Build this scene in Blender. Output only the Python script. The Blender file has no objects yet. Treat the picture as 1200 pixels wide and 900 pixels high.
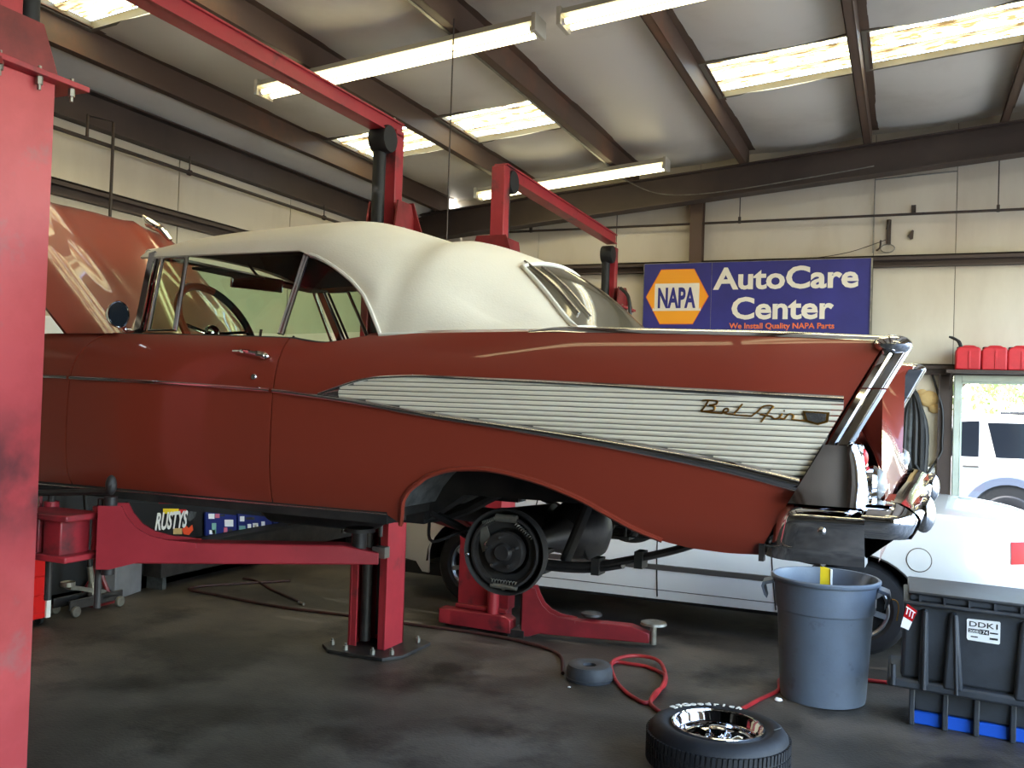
import bpy, bmesh, math, random
from mathutils import Vector, Matrix, Euler
random.seed(7)
SC = bpy.context.scene
COL = SC.collection
PI = math.pi

# ------------------------------------------------------------------ camera
CAM = Vector((0.0, 0.0, 1.65))
C_R = Vector((0.91939471, 0.39196661, 0.03279531))
C_U = Vector((-0.02351533, -0.02845418, 0.99931846))
C_F = Vector((-0.39263264, 0.91953931, 0.0169434))
FPX = 1083.48
cam_data = bpy.data.cameras.new('camera')
cam_data.sensor_width = 36.0
cam_data.lens = FPX / 1200 * 36
cam_data.clip_start = 0.05
cam_data.clip_end = 300
cam = bpy.data.objects.new('camera', cam_data)
COL.objects.link(cam)
M = Matrix((C_R, C_U, -C_F)).transposed().to_4x4()
M.translation = CAM
cam.matrix_world = M
SC.camera = cam

# ------------------------------------------------------------------ world, sun, exposure
world = bpy.data.worlds.new('world')
SC.world = world
world.use_nodes = True
wn = world.node_tree.nodes
wl = world.node_tree.links
wn.clear()
sky = wn.new('ShaderNodeTexSky')
sky.sky_type = 'NISHITA'
sky.sun_disc = False
sky.sun_elevation = math.radians(58)
sky.sun_rotation = math.radians(215)
sky.air_density = 1.3
sky.dust_density = 1.5
bg = wn.new('ShaderNodeBackground')
bg.inputs['Strength'].default_value = 2.5
wo = wn.new('ShaderNodeOutputWorld')
wl.new(sky.outputs[0], bg.inputs[0])
wl.new(bg.outputs[0], wo.inputs[0])

sun_d = bpy.data.lights.new('sun', 'SUN')
sun_d.energy = 11.0
sun_d.angle = math.radians(0.6)
sun_d.color = (1.0, 0.95, 0.87)
sun = bpy.data.objects.new('sun', sun_d)
COL.objects.link(sun)
sun.rotation_euler = Vector((-0.22, -0.38, 0.90)).to_track_quat('Z', 'Y').to_euler()
sun.location = (-2, -4, 12)

SC.view_settings.view_transform = 'Standard'
SC.view_settings.look = 'None'
SC.view_settings.exposure = 0.26
SC.view_settings.gamma = 1.0
SC.view_settings.use_curve_mapping = False
SC.cycles.max_bounces = 8
SC.cycles.diffuse_bounces = 4
SC.cycles.glossy_bounces = 4
SC.cycles.transmission_bounces = 6
SC.cycles.transparent_max_bounces = 12
SC.cycles.caustics_reflective = False
SC.cycles.caustics_refractive = False
SC.cycles.sample_clamp_indirect = 6.0

# ------------------------------------------------------------------ measuring helpers: a sight line from the eye point met with a real plane
def sight(px, py):
    return C_R * ((px - 600) / FPX) - C_U * ((py - 450) / FPX) + C_F
def at_y(px, py, y):
    d = sight(px, py); return CAM + d * ((y - CAM.y) / d.y)
def at_x(px, py, x):
    d = sight(px, py); return CAM + d * ((x - CAM.x) / d.x)
def at_z(px, py, z):
    d = sight(px, py); return CAM + d * ((z - CAM.z) / d.z)

def lerp(a, b, t): return a + (b - a) * t
def smooth01(t):
    t = max(0.0, min(1.0, t)); return t * t * (3 - 2 * t)
def interp(pts, x):
    if x <= pts[0][0]: return pts[0][1]
    for (x0, y0), (x1, y1) in zip(pts, pts[1:]):
        if x <= x1: return y0 + (y1 - y0) * (x - x0) / (x1 - x0 + 1e-12)
    return pts[-1][1]
def sinterp(pts, x):
    """monotone-ish cubic (Catmull-Rom) interpolation"""
    n = len(pts)
    if x <= pts[0][0]: return pts[0][1]
    if x >= pts[-1][0]: return pts[-1][1]
    for i in range(n - 1):
        if x <= pts[i + 1][0]: break
    x0, y0 = pts[i]; x1, y1 = pts[i + 1]
    h = x1 - x0
    m0 = (y1 - (pts[i - 1][1] if i else y0)) / (x1 - (pts[i - 1][0] if i else x0))
    m1 = ((pts[i + 2][1] if i + 2 < n else y1) - y0) / ((pts[i + 2][0] if i + 2 < n else x1) - x0)
    t = (x - x0) / h
    return ((2*t**3 - 3*t*t + 1) * y0 + (t**3 - 2*t*t + t) * h * m0 + (-2*t**3 + 3*t*t) * y1 + (t**3 - t*t) * h * m1)
def catmull(pts, n=6, closed=False):
    P = [Vector(p) for p in pts]; out = []; m = len(P)
    rng = range(m if closed else m - 1)
    for i in rng:
        p0 = P[i - 1] if (i > 0 or closed) else P[0]
        p1 = P[i]; p2 = P[(i + 1) % m]
        p3 = P[(i + 2) % m] if (closed or i + 2 < m) else P[m - 1]
        for k in range(n):
            t = k / n
            out.append(0.5 * ((2*p1) + (p2 - p0)*t + (2*p0 - 5*p1 + 4*p2 - p3)*t*t + (-p0 + 3*p1 - 3*p2 + p3)*t**3))
    if not closed: out.append(P[-1])
    return out

# ------------------------------------------------------------------ mesh builder
class MB:
    def __init__(s): s.v = []; s.f = []
    def add(s, vs, fs):
        o = len(s.v); s.v += [tuple(v) for v in vs]; s.f += [tuple(i + o for i in f) for f in fs]; return s
    def box(s, x0, x1, y0, y1, z0, z1):
        return s.add([(x0,y0,z0),(x1,y0,z0),(x1,y1,z0),(x0,y1,z0),(x0,y0,z1),(x1,y0,z1),(x1,y1,z1),(x0,y1,z1)],
                     [(0,3,2,1),(4,5,6,7),(0,1,5,4),(1,2,6,5),(2,3,7,6),(3,0,4,7)])
    def bar(s, a, b, w, h, up=(0, 0, 1)):
        """rectangular bar from a to b, w wide across, h along up"""
        a = Vector(a); b = Vector(b); d = (b - a).normalized(); u = Vector(up)
        sd = d.cross(u).normalized(); u = sd.cross(d).normalized()
        vs = [p + sd * i * w / 2 + u * j * h / 2 for p in (a, b) for i, j in ((-1,-1),(1,-1),(1,1),(-1,1))]
        return s.add(vs, [(0,1,2,3),(7,6,5,4),(0,4,5,1),(1,5,6,2),(2,6,7,3),(3,7,4,0)])
    def prism(s, pts, axis, a, b):
        """outline (2D points) pushed along an axis from a to b"""
        n = len(pts)
        def p3(p, t):
            if axis == 'y': return (p[0], t, p[1])
            if axis == 'x': return (t, p[0], p[1])
            return (p[0], p[1], t)
        vs = [p3(p, a) for p in pts] + [p3(p, b) for p in pts]
        fs = [tuple(range(n)), tuple(range(2*n - 1, n - 1, -1))]
        fs += [(i, i + n, (i + 1) % n + n, (i + 1) % n) for i in range(n)]
        return s.add(vs, fs)
    def grid(s, rows, close_u=False, close_v=False):
        R = len(rows); K = len(rows[0]); vs = [p for r in rows for p in r]; fs = []
        for i in range(R if close_v else R - 1):
            for j in range(K if close_u else K - 1):
                i2 = (i + 1) % R; j2 = (j + 1) % K
                fs.append((i*K + j, i*K + j2, i2*K + j2, i2*K + j))
        return s.add(vs, fs)
    def tube(s, pts, r, n=8, closed=False, caps=True, flat=1.0):
        P = [Vector(p) for p in pts]; m = len(P); rows = []
        prev = None
        for i in range(m):
            a = P[i - 1] if (i > 0 or closed) else P[0]
            b = P[(i + 1) % m] if (i + 1 < m or closed) else P[m - 1]
            d = (b - a).normalized()
            if prev is None:
                up = Vector((0, 0, 1)) if abs(d.z) < 0.9 else Vector((0, 1, 0))
                sd = d.cross(up).normalized()
            else:
                sd = (prev - d * prev.dot(d)).normalized()
            prev = sd; u = sd.cross(d)
            rr = r[i] if isinstance(r, (list, tuple)) else r
            rows.append([P[i] + sd * math.cos(2*PI*k/n) * rr + u * math.sin(2*PI*k/n) * rr * flat for k in range(n)])
        s.grid(rows, close_u=True, close_v=closed)
        if caps and not closed:
            o = len(s.v) - m * n
            s.f.append(tuple(o + k for k in range(n - 1, -1, -1))); s.f.append(tuple(o + (m - 1) * n + k for k in range(n)))
        return s
    def lathe(s, prof, c=(0, 0, 0), axis='z', n=32, a0=0.0, a1=2*PI):
        """profile of (radius, along-axis) pairs turned about an axis through c"""
        full = abs(a1 - a0 - 2*PI) < 1e-6
        rows = []
        for r, t in prof:
            row = []
            for k in range(n if full else n + 1):
                a = a0 + (a1 - a0) * k / n; x = r * math.cos(a); y = r * math.sin(a)
                if axis == 'z': p = (c[0] + x, c[1] + y, c[2] + t)
                elif axis == 'y': p = (c[0] + x, c[1] + t, c[2] + y)
                else: p = (c[0] + t, c[1] + x, c[2] + y)
                row.append(p)
            rows.append(row)
        return s.grid(rows, close_u=full)
    def ball(s, c, rx, ry, rz, n=16, m=10):
        rows = []
        for i in range(m + 1):
            t = -PI/2 + PI * i / m
            rr = max(math.cos(t), 0.001)
            rows.append([(c[0] + rx*rr*math.cos(2*PI*k/n), c[1] + ry*rr*math.sin(2*PI*k/n), c[2] + rz*math.sin(t)) for k in range(n)])
        return s.grid(rows, close_u=True)
    def mapped(s, fn):
        s.v = [tuple(fn(Vector(p))) for p in s.v]; return s

CAR_SKEW = set()     # things whose tail is a touch out of square
def skew_tail(mb):
    r = MB(); r.f = mb.f
    r.v = [(p[0] + .040 * smooth01((p[0] + 1.9) / .8) * (p[1] - 2.85), p[1], p[2]) for p in mb.v]; return r
ROOT = {}            # world place of each thing's base point
def build(name, mb, mat, parent=None, bevel=0.0, smooth=35, solid=0.0, sub=0, seg=2, offset=-1.0, local=False):
    if parent and CAR_SKEW and (parent.name in CAR_SKEW): mb = skew_tail(mb)
    me = bpy.data.meshes.new(name)
    base = ROOT.get(parent.name, Vector((0, 0, 0))) if (parent and not local) else Vector((0, 0, 0))
    me.from_pydata([tuple(Vector(p) - base) for p in mb.v], [], mb.f)
    me.validate()
    bm = bmesh.new(); bm.from_mesh(me)
    bmesh.ops.remove_doubles(bm, verts=bm.verts, dist=1e-6)
    bmesh.ops.recalc_face_normals(bm, faces=bm.faces)
    bm.to_mesh(me); bm.free()
    o = bpy.data.objects.new(name, me)
    COL.objects.link(o)
    if isinstance(mat, (list, tuple)):
        for m in mat: me.materials.append(m)
    elif mat: me.materials.append(mat)
    if smooth:
        me.shade_smooth(); me.set_sharp_from_angle(angle=math.radians(smooth))
    if parent:
        o.parent = parent
        if parent.name in CAR_SKEW: CAR_SKEW.add(o.name)
        ROOT[o.name] = base
    else:
        ROOT[o.name] = Vector((0, 0, 0))
    if solid:
        m = o.modifiers.new('thick', 'SOLIDIFY'); m.thickness = solid; m.offset = offset
        e = o.modifiers.new('crisp', 'EDGE_SPLIT'); e.split_angle = math.radians(max(smooth, 50))
    if bevel:
        m = o.modifiers.new('soft', 'BEVEL'); m.width = bevel; m.segments = seg; m.limit_method = 'ANGLE'; m.angle_limit = math.radians(40)
    if sub:
        m = o.modifiers.new('sub', 'SUBSURF'); m.levels = sub; m.render_levels = sub
    return o
def thing(name, label, cat, loc=(0, 0, 0), group=None):
    o = bpy.data.objects.new(name, None); COL.objects.link(o)
    o.empty_display_size = 0.1
    o.location = loc; ROOT[o.name] = Vector(loc)
    return tag(o, label, cat, group)
def tag(o, label, cat, group=None):
    o['label'] = label; o['category'] = cat
    if group: o['group'] = group
    return o
def structure(o): o['kind'] = 'structure'; return o
def note(o, label): o['label'] = label; return o
def part(parent, name, mat, mb, **k): return build(name, mb, mat, parent, **k)
def box(*a): return MB().box(*a)
def dup(root, loc, label=None, group=None):
    r = root.copy(); COL.objects.link(r); r.location = loc
    if label: r['label'] = label
    if group: r['group'] = group
    for ch in list(root.children):
        c = ch.copy(); COL.objects.link(c); c.parent = r
        for g in list(ch.children):
            d = g.copy(); COL.objects.link(d); d.parent = c
    return r

def lettering(text, size, depth=0.002, bold=0.0, shear=0.0, spacing=1.0, align='CENTER', sx=1.0, res=3):
    """solid letters lying in the XZ plane, facing -Y, as an MB (base line z=0)"""
    cu = bpy.data.curves.new('letters', 'FONT')
    cu.body = text; cu.size = size; cu.extrude = depth; cu.offset = bold; cu.shear = shear
    cu.space_character = spacing; cu.align_x = align; cu.resolution_u = res
    o = bpy.data.objects.new('letters', cu); COL.objects.link(o)
    dg = bpy.context.evaluated_depsgraph_get(); dg.update()
    me = bpy.data.meshes.new_from_object(o.evaluated_get(dg))
    mb = MB()
    mb.add([(v.co.x * sx, -v.co.z, v.co.y) for v in me.vertices], [tuple(p.vertices) for p in me.polygons])
    bpy.data.objects.remove(o); bpy.data.curves.remove(cu); bpy.data.meshes.remove(me)
    return mb
def moved(mb, d=(0, 0, 0), rot=None):
    d = Vector(d); return mb.mapped(lambda p: (rot @ p if rot else p) + d)

# ------------------------------------------------------------------ materials
def lin(c):
    c = c / 255.0
    return c / 12.92 if c <= 0.04045 else ((c + 0.055) / 1.055) ** 2.4
def rgb(r, g, b): return (lin(r), lin(g), lin(b), 1.0)
def mat(name, col, rough=0.5, metal=0.0, col2=None, scale=4.0, mix=(0.4, 0.65), rough2=None, bump=0.0, bscale=40.0, coat=0.0,
        spec=0.5, detail=6.0, stretch=(1, 1, 1), trans=0.0, ior=1.45, col3=None, scale3=30.0, mix3=(0.55, 0.7)):
    m = bpy.data.materials.new(name); m.use_nodes = True
    nt = m.node_tree; b = nt.nodes['Principled BSDF']
    b.inputs['Base Color'].default_value = col; b.inputs['Roughness'].default_value = rough
    b.inputs['Metallic'].default_value = metal; b.inputs['Coat Weight'].default_value = coat
    b.inputs['Coat Roughness'].default_value = 0.03
    b.inputs['Specular IOR Level'].default_value = spec
    b.inputs['Transmission Weight'].default_value = trans; b.inputs['IOR'].default_value = ior
    if col2 or bump or col3:
        tc = nt.nodes.new('ShaderNodeTexCoord'); mp = nt.nodes.new('ShaderNodeMapping')
        mp.inputs['Scale'].default_value = stretch
        nt.links.new(tc.outputs['Object'], mp.inputs['Vector'])
    def noise(sc, lo, hi, det=detail):
        n = nt.nodes.new('ShaderNodeTexNoise'); n.inputs['Scale'].default_value = sc; n.inputs['Detail'].default_value = det
        n.inputs['Roughness'].default_value = 0.62
        nt.links.new(mp.outputs[0], n.inputs['Vector'])
        r = nt.nodes.new('ShaderNodeMapRange'); r.inputs['From Min'].default_value = lo; r.inputs['From Max'].default_value = hi
        nt.links.new(n.outputs['Fac'], r.inputs['Value']); return r
    cur = None
    if col2:
        r = noise(scale, *mix)
        mx = nt.nodes.new('ShaderNodeMix'); mx.data_type = 'RGBA'
        mx.inputs[6].default_value = col; mx.inputs[7].default_value = col2
        nt.links.new(r.outputs[0], mx.inputs[0]); cur = mx.outputs[2]
        if rough2 is not None:
            rr = nt.nodes.new('ShaderNodeMapRange'); rr.inputs['To Min'].default_value = rough; rr.inputs['To Max'].default_value = rough2
            nt.links.new(r.outputs[0], rr.inputs['Value']); nt.links.new(rr.outputs[0], b.inputs['Roughness'])
    if col3:
        r3 = noise(scale3, *mix3)
        m3 = nt.nodes.new('ShaderNodeMix'); m3.data_type = 'RGBA'
        if cur: nt.links.new(cur, m3.inputs[6])
        else: m3.inputs[6].default_value = col
        m3.inputs[7].default_value = col3
        nt.links.new(r3.outputs[0], m3.inputs[0]); cur = m3.outputs[2]
    if cur: nt.links.new(cur, b.inputs['Base Color'])
    if bump:
        n2 = nt.nodes.new('ShaderNodeTexNoise'); n2.inputs['Scale'].default_value = bscale; n2.inputs['Detail'].default_value = 5
        nt.links.new(mp.outputs[0], n2.inputs['Vector'])
        bp = nt.nodes.new('ShaderNodeBump'); bp.inputs['Strength'].default_value = bump; bp.inputs['Distance'].default_value = 0.01
        nt.links.new(n2.outputs['Fac'], bp.inputs['Height']); nt.links.new(bp.outputs[0], b.inputs['Normal'])
    return m
def emitter(name, col, strength):
    m = bpy.data.materials.new(name); m.use_nodes = True
    nt = m.node_tree; nt.nodes.clear()
    e = nt.nodes.new('ShaderNodeEmission'); e.inputs[0].default_value = col; e.inputs[1].default_value = strength
    o = nt.nodes.new('ShaderNodeOutputMaterial'); nt.links.new(e.outputs[0], o.inputs[0]); return m
def glass(name, tint, gloss=0.09, rough=0.0):
    """thin pane: clear tinted see-through plus a mirror-like sheen that grows at grazing angles"""
    m = bpy.data.materials.new(name); m.use_nodes = True
    nt = m.node_tree; nt.nodes.clear()
    t = nt.nodes.new('ShaderNodeBsdfTransparent'); t.inputs[0].default_value = tint
    g = nt.nodes.new('ShaderNodeBsdfGlossy'); g.inputs['Roughness'].default_value = rough
    g.inputs[0].default_value = (1, 1, 1, 1)
    f = nt.nodes.new('ShaderNodeFresnel'); ge = nt.nodes.new('ShaderNodeNewGeometry')
    ma = nt.nodes.new('ShaderNodeMath'); ma.operation = 'MULTIPLY_ADD'; ma.inputs[1].default_value = 1/1.5 - 1.5; ma.inputs[2].default_value = 1.5
    nt.links.new(ge.outputs['Backfacing'], ma.inputs[0]); nt.links.new(ma.outputs[0], f.inputs[0])
    mx = nt.nodes.new('ShaderNodeMixShader'); o = nt.nodes.new('ShaderNodeOutputMaterial')
    nt.links.new(f.outputs[0], mx.inputs[0]); nt.links.new(t.outputs[0], mx.inputs[1]); nt.links.new(g.outputs[0], mx.inputs[2])
    nt.links.new(mx.outputs[0], o.inputs[0]); return m

M_FLOOR = mat('oily_concrete', rgb(58, 54, 49), 0.5, col2=rgb(112, 104, 94), scale=0.9, mix=(0.42, 0.72), rough2=0.62, bump=0.25, bscale=60,
              col3=rgb(30, 28, 26), scale3=1.7, mix3=(0.5, 0.66), detail=9, spec=0.4)
M_PAVE = mat('grey_asphalt', rgb(128, 126, 122), 0.9, col2=rgb(108, 106, 102), scale=2)
M_WALL = mat('wall_vinyl', rgb(206, 196, 176), 0.55, col2=rgb(186, 172, 150), scale=1.3, mix=(0.45, 0.8), bump=0.12, bscale=7, stretch=(1, 1, 0.35))
M_INSUL = mat('roof_vinyl', rgb(214, 208, 196), 0.42, col2=rgb(190, 182, 168), scale=1.1, mix=(0.5, 0.85), bump=0.25, bscale=3.0)
M_STEEL = mat('brown_primer_steel', rgb(88, 68, 54), 0.55, col2=rgb(124, 78, 52), scale=0.8, mix=(0.55, 0.75), bump=0.05)
M_STEELD = mat('dark_primer_steel', rgb(74, 60, 52), 0.55, col2=rgb(60, 48, 42), scale=1.2)
M_DARKJOINT = mat('dark_joint', rgb(96, 86, 74), 0.9)
M_PIPE = mat('dark_pipe', rgb(52, 44, 38), 0.5, col2=rgb(70, 54, 42), scale=8)
M_GALV = mat('galvanised', rgb(150, 146, 135), 0.42, 0.7, col2=rgb(120, 116, 108), scale=12)
M_LIFT = mat('lift_red_paint', rgb(162, 46, 54), 0.42, col2=rgb(142, 38, 46), scale=2.4, col3=rgb(70, 42, 42), scale3=2.6, mix3=(0.57, 0.70), bump=0.05, bscale=30)
def stained(m, z0, z1, col):
    """greasy smear of its own on the paint at hand height"""
    nt = m.node_tree; L = nt.links; b = nt.nodes['Principled BSDF']
    src = b.inputs['Base Color'].links[0].from_socket
    tc = nt.nodes.new('ShaderNodeTexCoord'); sp = nt.nodes.new('ShaderNodeSeparateXYZ'); L.new(tc.outputs['Object'], sp.inputs[0])
    r = nt.nodes.new('ShaderNodeValToRGB'); e = r.color_ramp.elements
    e[0].position = 0; e[0].color = (0, 0, 0, 1); e[1].position = 1; e[1].color = (0, 0, 0, 1)
    for p, v in ((.35, .75), (.65, .65)):
        q = e.new(p); q.color = (v, v, v, 1)
    mr = nt.nodes.new('ShaderNodeMapRange'); mr.inputs['From Min'].default_value = z0; mr.inputs['From Max'].default_value = z1
    L.new(sp.outputs['Z'], mr.inputs['Value']); L.new(mr.outputs[0], r.inputs[0])
    n = nt.nodes.new('ShaderNodeTexNoise'); n.inputs['Scale'].default_value = 6; n.inputs['Detail'].default_value = 5; L.new(tc.outputs['Object'], n.inputs[0])
    m2 = nt.nodes.new('ShaderNodeMapRange'); m2.inputs['From Min'].default_value = .38; m2.inputs['From Max'].default_value = .62; L.new(n.outputs['Fac'], m2.inputs['Value'])
    mu = nt.nodes.new('ShaderNodeMath'); mu.operation = 'MULTIPLY'; L.new(r.outputs[0], mu.inputs[0]); L.new(m2.outputs[0], mu.inputs[1])
    mx = nt.nodes.new('ShaderNodeMix'); mx.data_type = 'RGBA'; mx.inputs[7].default_value = col
    L.new(mu.outputs[0], mx.inputs[0]); L.new(src, mx.inputs[6]); L.new(mx.outputs[2], b.inputs['Base Color']); return m
M_LIFTPOST = stained(mat('lift_post_paint', rgb(180, 70, 74), 0.42, col2=rgb(160, 56, 60), scale=2.2, col3=rgb(140, 92, 92), scale3=5, mix3=(0.55, 0.75), bump=0.05, bscale=30), 1.0, 1.62, rgb(50, 40, 42))
M_LIFT2 = mat('shaded_grimy_lift_red', rgb(136, 34, 42), 0.45, col2=rgb(112, 28, 34), scale=3, col3=rgb(58, 34, 34), scale3=4, mix3=(0.58, 0.7))  # lift red darkened for the weak light on the second lift, plus grime patches
M_LIFTD = mat('lift_dark_red', rgb(122, 34, 36), 0.4, col2=rgb(90, 20, 22), scale=5)
M_GRIME = mat('greasy_black', rgb(30, 28, 28), 0.5, col2=rgb(52, 48, 46), scale=9)
M_BLACK = mat('matt_black', rgb(20, 20, 21), 0.6)
M_RUBBER = mat('tyre_rubber', rgb(26, 26, 29), 0.62, col2=rgb(36, 36, 39), scale=12, bump=0.1)
M_PAINT = mat('maroon_car_paint', rgb(140, 57, 41), 0.32, col2=rgb(135, 54, 39), scale=0.7, coat=0.75, spec=0.35)
M_CHROME = mat('chrome', (0.78, 0.78, 0.80, 1), 0.06, 1.0)
M_CHROMED = mat('dull_chrome', (0.62, 0.62, 0.62, 1), 0.22, 1.0)
M_ANOD = mat('brushed_aluminium', rgb(234, 224, 204), 0.45, 0.10, col2=rgb(222, 212, 192), scale=2, stretch=(0.4, 1, 20))
M_GOLD = mat('gold_plate', rgb(150, 110, 52), 0.3, 1.0)
M_INSBACK = mat('insert_back_grey', rgb(112, 106, 98), 0.6)  # plain grey backing that shows between the ribs
M_TOP = mat('white_vinyl_top', rgb(230, 219, 198), 0.6, col2=rgb(220, 209, 187), scale=1.5, bump=0.1, bscale=120)
M_PIPING = mat('cream_piping', rgb(226, 220, 206), 0.5)
M_CARGLASS = glass('green_tinted_glass', (0.72, 0.84, 0.72, 1))
M_REARPLASTIC = glass('smoky_plastic_window', (0.36, 0.34, 0.30, 1), rough=0.08)
M_PANE = glass('clear_pane', (0.95, 0.97, 0.97, 1))
M_UNDER = mat('undercoat_black', rgb(24, 23, 22), 0.75, col2=rgb(44, 40, 37), scale=7)
M_LINER = mat('grey_undercoat', rgb(84, 86, 86), 0.8, col2=rgb(52, 53, 54), scale=9, mix=(0.4, 0.6))
M_LEATHER = mat('maroon_upholstery', rgb(78, 30, 24), 0.5)
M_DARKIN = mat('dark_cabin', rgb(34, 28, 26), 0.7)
M_WOOD = mat('red_brown_rim', rgb(150, 62, 38), 0.35, coat=0.5)
M_LENSR = mat('red_lens', rgb(176, 18, 24), 0.35, spec=0.2)
M_LENSC = mat('clear_lens', rgb(220, 222, 224), 0.12, trans=0.6, coat=0.5)
M_SEDAN = mat('white_car_paint', rgb(222, 222, 218), 0.3, coat=0.8, col2=rgb(216, 216, 212), scale=1)
M_SEDGLASS = mat('dark_car_glass', rgb(24, 28, 34), 0.08, spec=0.35)
M_MOULD = mat('grey_rub_strip', rgb(70, 66, 62), 0.5)
M_ALLOY = mat('alloy_wheel', rgb(170, 172, 176), 0.3, 0.8)
M_BIN = mat('grey_bin_plastic', rgb(98, 108, 122), 0.42, col2=rgb(88, 97, 110), scale=3, bump=0.06, bscale=90, col3=rgb(74, 80, 90), scale3=9, mix3=(0.6, 0.75))
M_TOTE = mat('black_tote_plastic', rgb(58, 62, 68), 0.45, col2=rgb(48, 51, 56), scale=5, bump=0.08, bscale=120)
M_BLUE = mat('blue_plastic', rgb(30, 84, 190), 0.4)
M_YELLOW = mat('yellow_plastic', rgb(238, 206, 40), 0.45)
M_WHITE = mat('white_paint', rgb(236, 234, 228), 0.5)
M_PAPER = mat('white_label', rgb(238, 238, 236), 0.6)
M_INK = mat('black_ink', rgb(22, 22, 24), 0.6)
M_SIGNBLUE = mat('sign_blue', rgb(50, 50, 128), 0.45, col2=rgb(44, 44, 112), scale=1.5)
M_SIGNYEL = mat('sign_yellow', rgb(244, 164, 40), 0.45)
M_SIGNWHT = mat('sign_white', rgb(232, 224, 208), 0.45)
M_SIGNORG = mat('sign_orange', rgb(232, 116, 60), 0.45)
M_REDCAN = mat('red_can_plastic', rgb(198, 40, 48), 0.42, col2=rgb(180, 34, 42), scale=6)
M_HOSE = mat('red_rubber_hose', rgb(170, 40, 44), 0.45, col2=rgb(120, 26, 30), scale=6)
M_HOSED = mat('dirty_red_hose', rgb(62, 30, 28), 0.55, col2=rgb(44, 26, 24), scale=8)
M_HOSEBLK = mat('black_hose', rgb(36, 36, 36), 0.5)
M_GREYBOX = mat('grey_paint_box', rgb(120, 120, 124), 0.5, col2=rgb(104, 104, 108), scale=4)
M_REDTOOL = mat('bright_red_cabinet', rgb(214, 28, 26), 0.35)
M_FOAM = mat('tan_spray_foam', rgb(200, 168, 112), 0.8, bump=0.6, bscale=30)
M_FRAMEGRN = mat('pale_green_frame', rgb(196, 206, 192), 0.5, col2=rgb(180, 188, 174), scale=3)
M_LEAF = mat('leaf', rgb(120, 142, 70), 0.6, col2=rgb(160, 170, 90), scale=0.9)
M_BARK = mat('bark', rgb(110, 96, 80), 0.9)
M_CLAD = mat('grey_cladding', rgb(84, 92, 108), 0.6)
M_TUBE = emitter('fluorescent_tube', (1.0, 0.88, 0.50, 1), 8.0)
M_FIXT = mat('fixture_enamel', rgb(190, 182, 160), 0.45)
# ================================================================== THE BUILDING
XL, XR, YB, YF = -5.75, 2.9, 10.5, -5.0
def roof_z(x): return 4.44 + 0.0905 * x              # under side of the purlins
CEIL = 0.2                                            # insulation lies this much higher

floor = structure(build('floor', MB().grid([[(lerp(XL - .2, 3.1, i/24), lerp(YF, YB + .2, j/24), 0) for i in range(25)] for j in range(25)]), M_FLOOR))
structure(build('ground_outside', box(-30, 60, -40, 60, -0.30, -0.19), M_PAVE))

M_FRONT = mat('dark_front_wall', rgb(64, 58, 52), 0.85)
# ---- left wall
wall_left = structure(build('wall_left', box(XL - .12, XL - .02, YF, YB + .1, 0, 4.3), M_DARKJOINT))
ys = [-5.0, -3.4, -1.8, -.2, 1.4, 3.0, 4.55, 6.1, 7.65, 9.2, 10.5]
for a, b in zip(ys, ys[1:]):
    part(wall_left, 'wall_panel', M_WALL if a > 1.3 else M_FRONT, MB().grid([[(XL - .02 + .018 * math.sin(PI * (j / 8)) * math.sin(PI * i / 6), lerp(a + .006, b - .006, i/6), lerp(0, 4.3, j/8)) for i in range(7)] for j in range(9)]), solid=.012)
part(wall_left, 'girt', M_STEELD, MB().box(XL, XL + .06, YF, YB, 3.03, 3.045).box(XL, XL + .008, YF, YB, 3.03, 3.145).box(XL, XL + .07, YF, YB, 3.13, 3.145).box(XL + .062, XL + .07, YF, YB, 3.10, 3.14))
part(wall_left, 'eave_strut', M_STEELD, MB().box(XL, XL + .02, YF, YB, 3.60, 3.86).box(XL, XL + .10, YF, YB, 3.60, 3.612).box(XL, XL + .10, YF, YB, 3.85, 3.862))
part(wall_left, 'wall_base', M_DARKJOINT, box(XL, XL + .012, YF, YB, 0, .10))

# ---- back wall, with the window opening x 0.44..1.86, z 0.2..2.05
wall_back = structure(build('wall_back', MB().box(XL, .44, YB + .05, YB + .12, 0, 5.0).box(1.86, XR, YB + .05, YB + .12, 0, 5.0).box(.44, 1.86, YB + .05, YB + .12, 2.05, 5.0).box(.44, 1.86, YB + .05, YB + .12, 0, .2), M_DARKJOINT))
def wall_panel_back(x0, x1, z0, z1):
    n = max(2, int((x1 - x0) / .25))
    part(wall_back, 'wall_panel', M_WALL, MB().grid([[(lerp(x0 + .003, x1 - .003, i/n), YB + .02 - .02 * math.sin(PI * i / n) * math.sin(PI * j / 6), lerp(z0, z1, j/6)) for i in range(n + 1)] for j in range(7)]), solid=.012, offset=1.0)
xs = [XL, -4.2, -2.23, -.36, .43]
for a, b in zip(xs, xs[1:]):
    wall_panel_back(a, b, 0, 2.1); wall_panel_back(a, b, 2.1, 3.23); wall_panel_back(a, b, 3.23, roof_z(b) + .3)
for a, b in ((.43, 1.1), (1.1, 1.86)):
    wall_panel_back(a, b, 2.06, 3.23); wall_panel_back(a, b, 3.23, roof_z(b) + .3)
wall_panel_back(1.87, XR, 0, 2.06); wall_panel_back(1.87, XR, 2.06, 3.23); wall_panel_back(1.87, XR, 3.23, 4.8)
def girt(z0, z1, x0, x1, dep=.09):
    return MB().box(x0, x1, YB - .008, YB, z0, z1).box(x0, x1, YB - dep, YB, z1 - .014, z1).box(x0, x1, YB - dep, YB, z0, z0 + .014).box(x0, x1, YB - dep, YB - dep + .01, z1 - .05, z1)
part(wall_back, 'girt', M_STEELD, girt(3.17, 3.29, XL, XR))
part(wall_back, 'girt', M_STEELD, girt(2.05, 2.16, XL, XR, .06))
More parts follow.
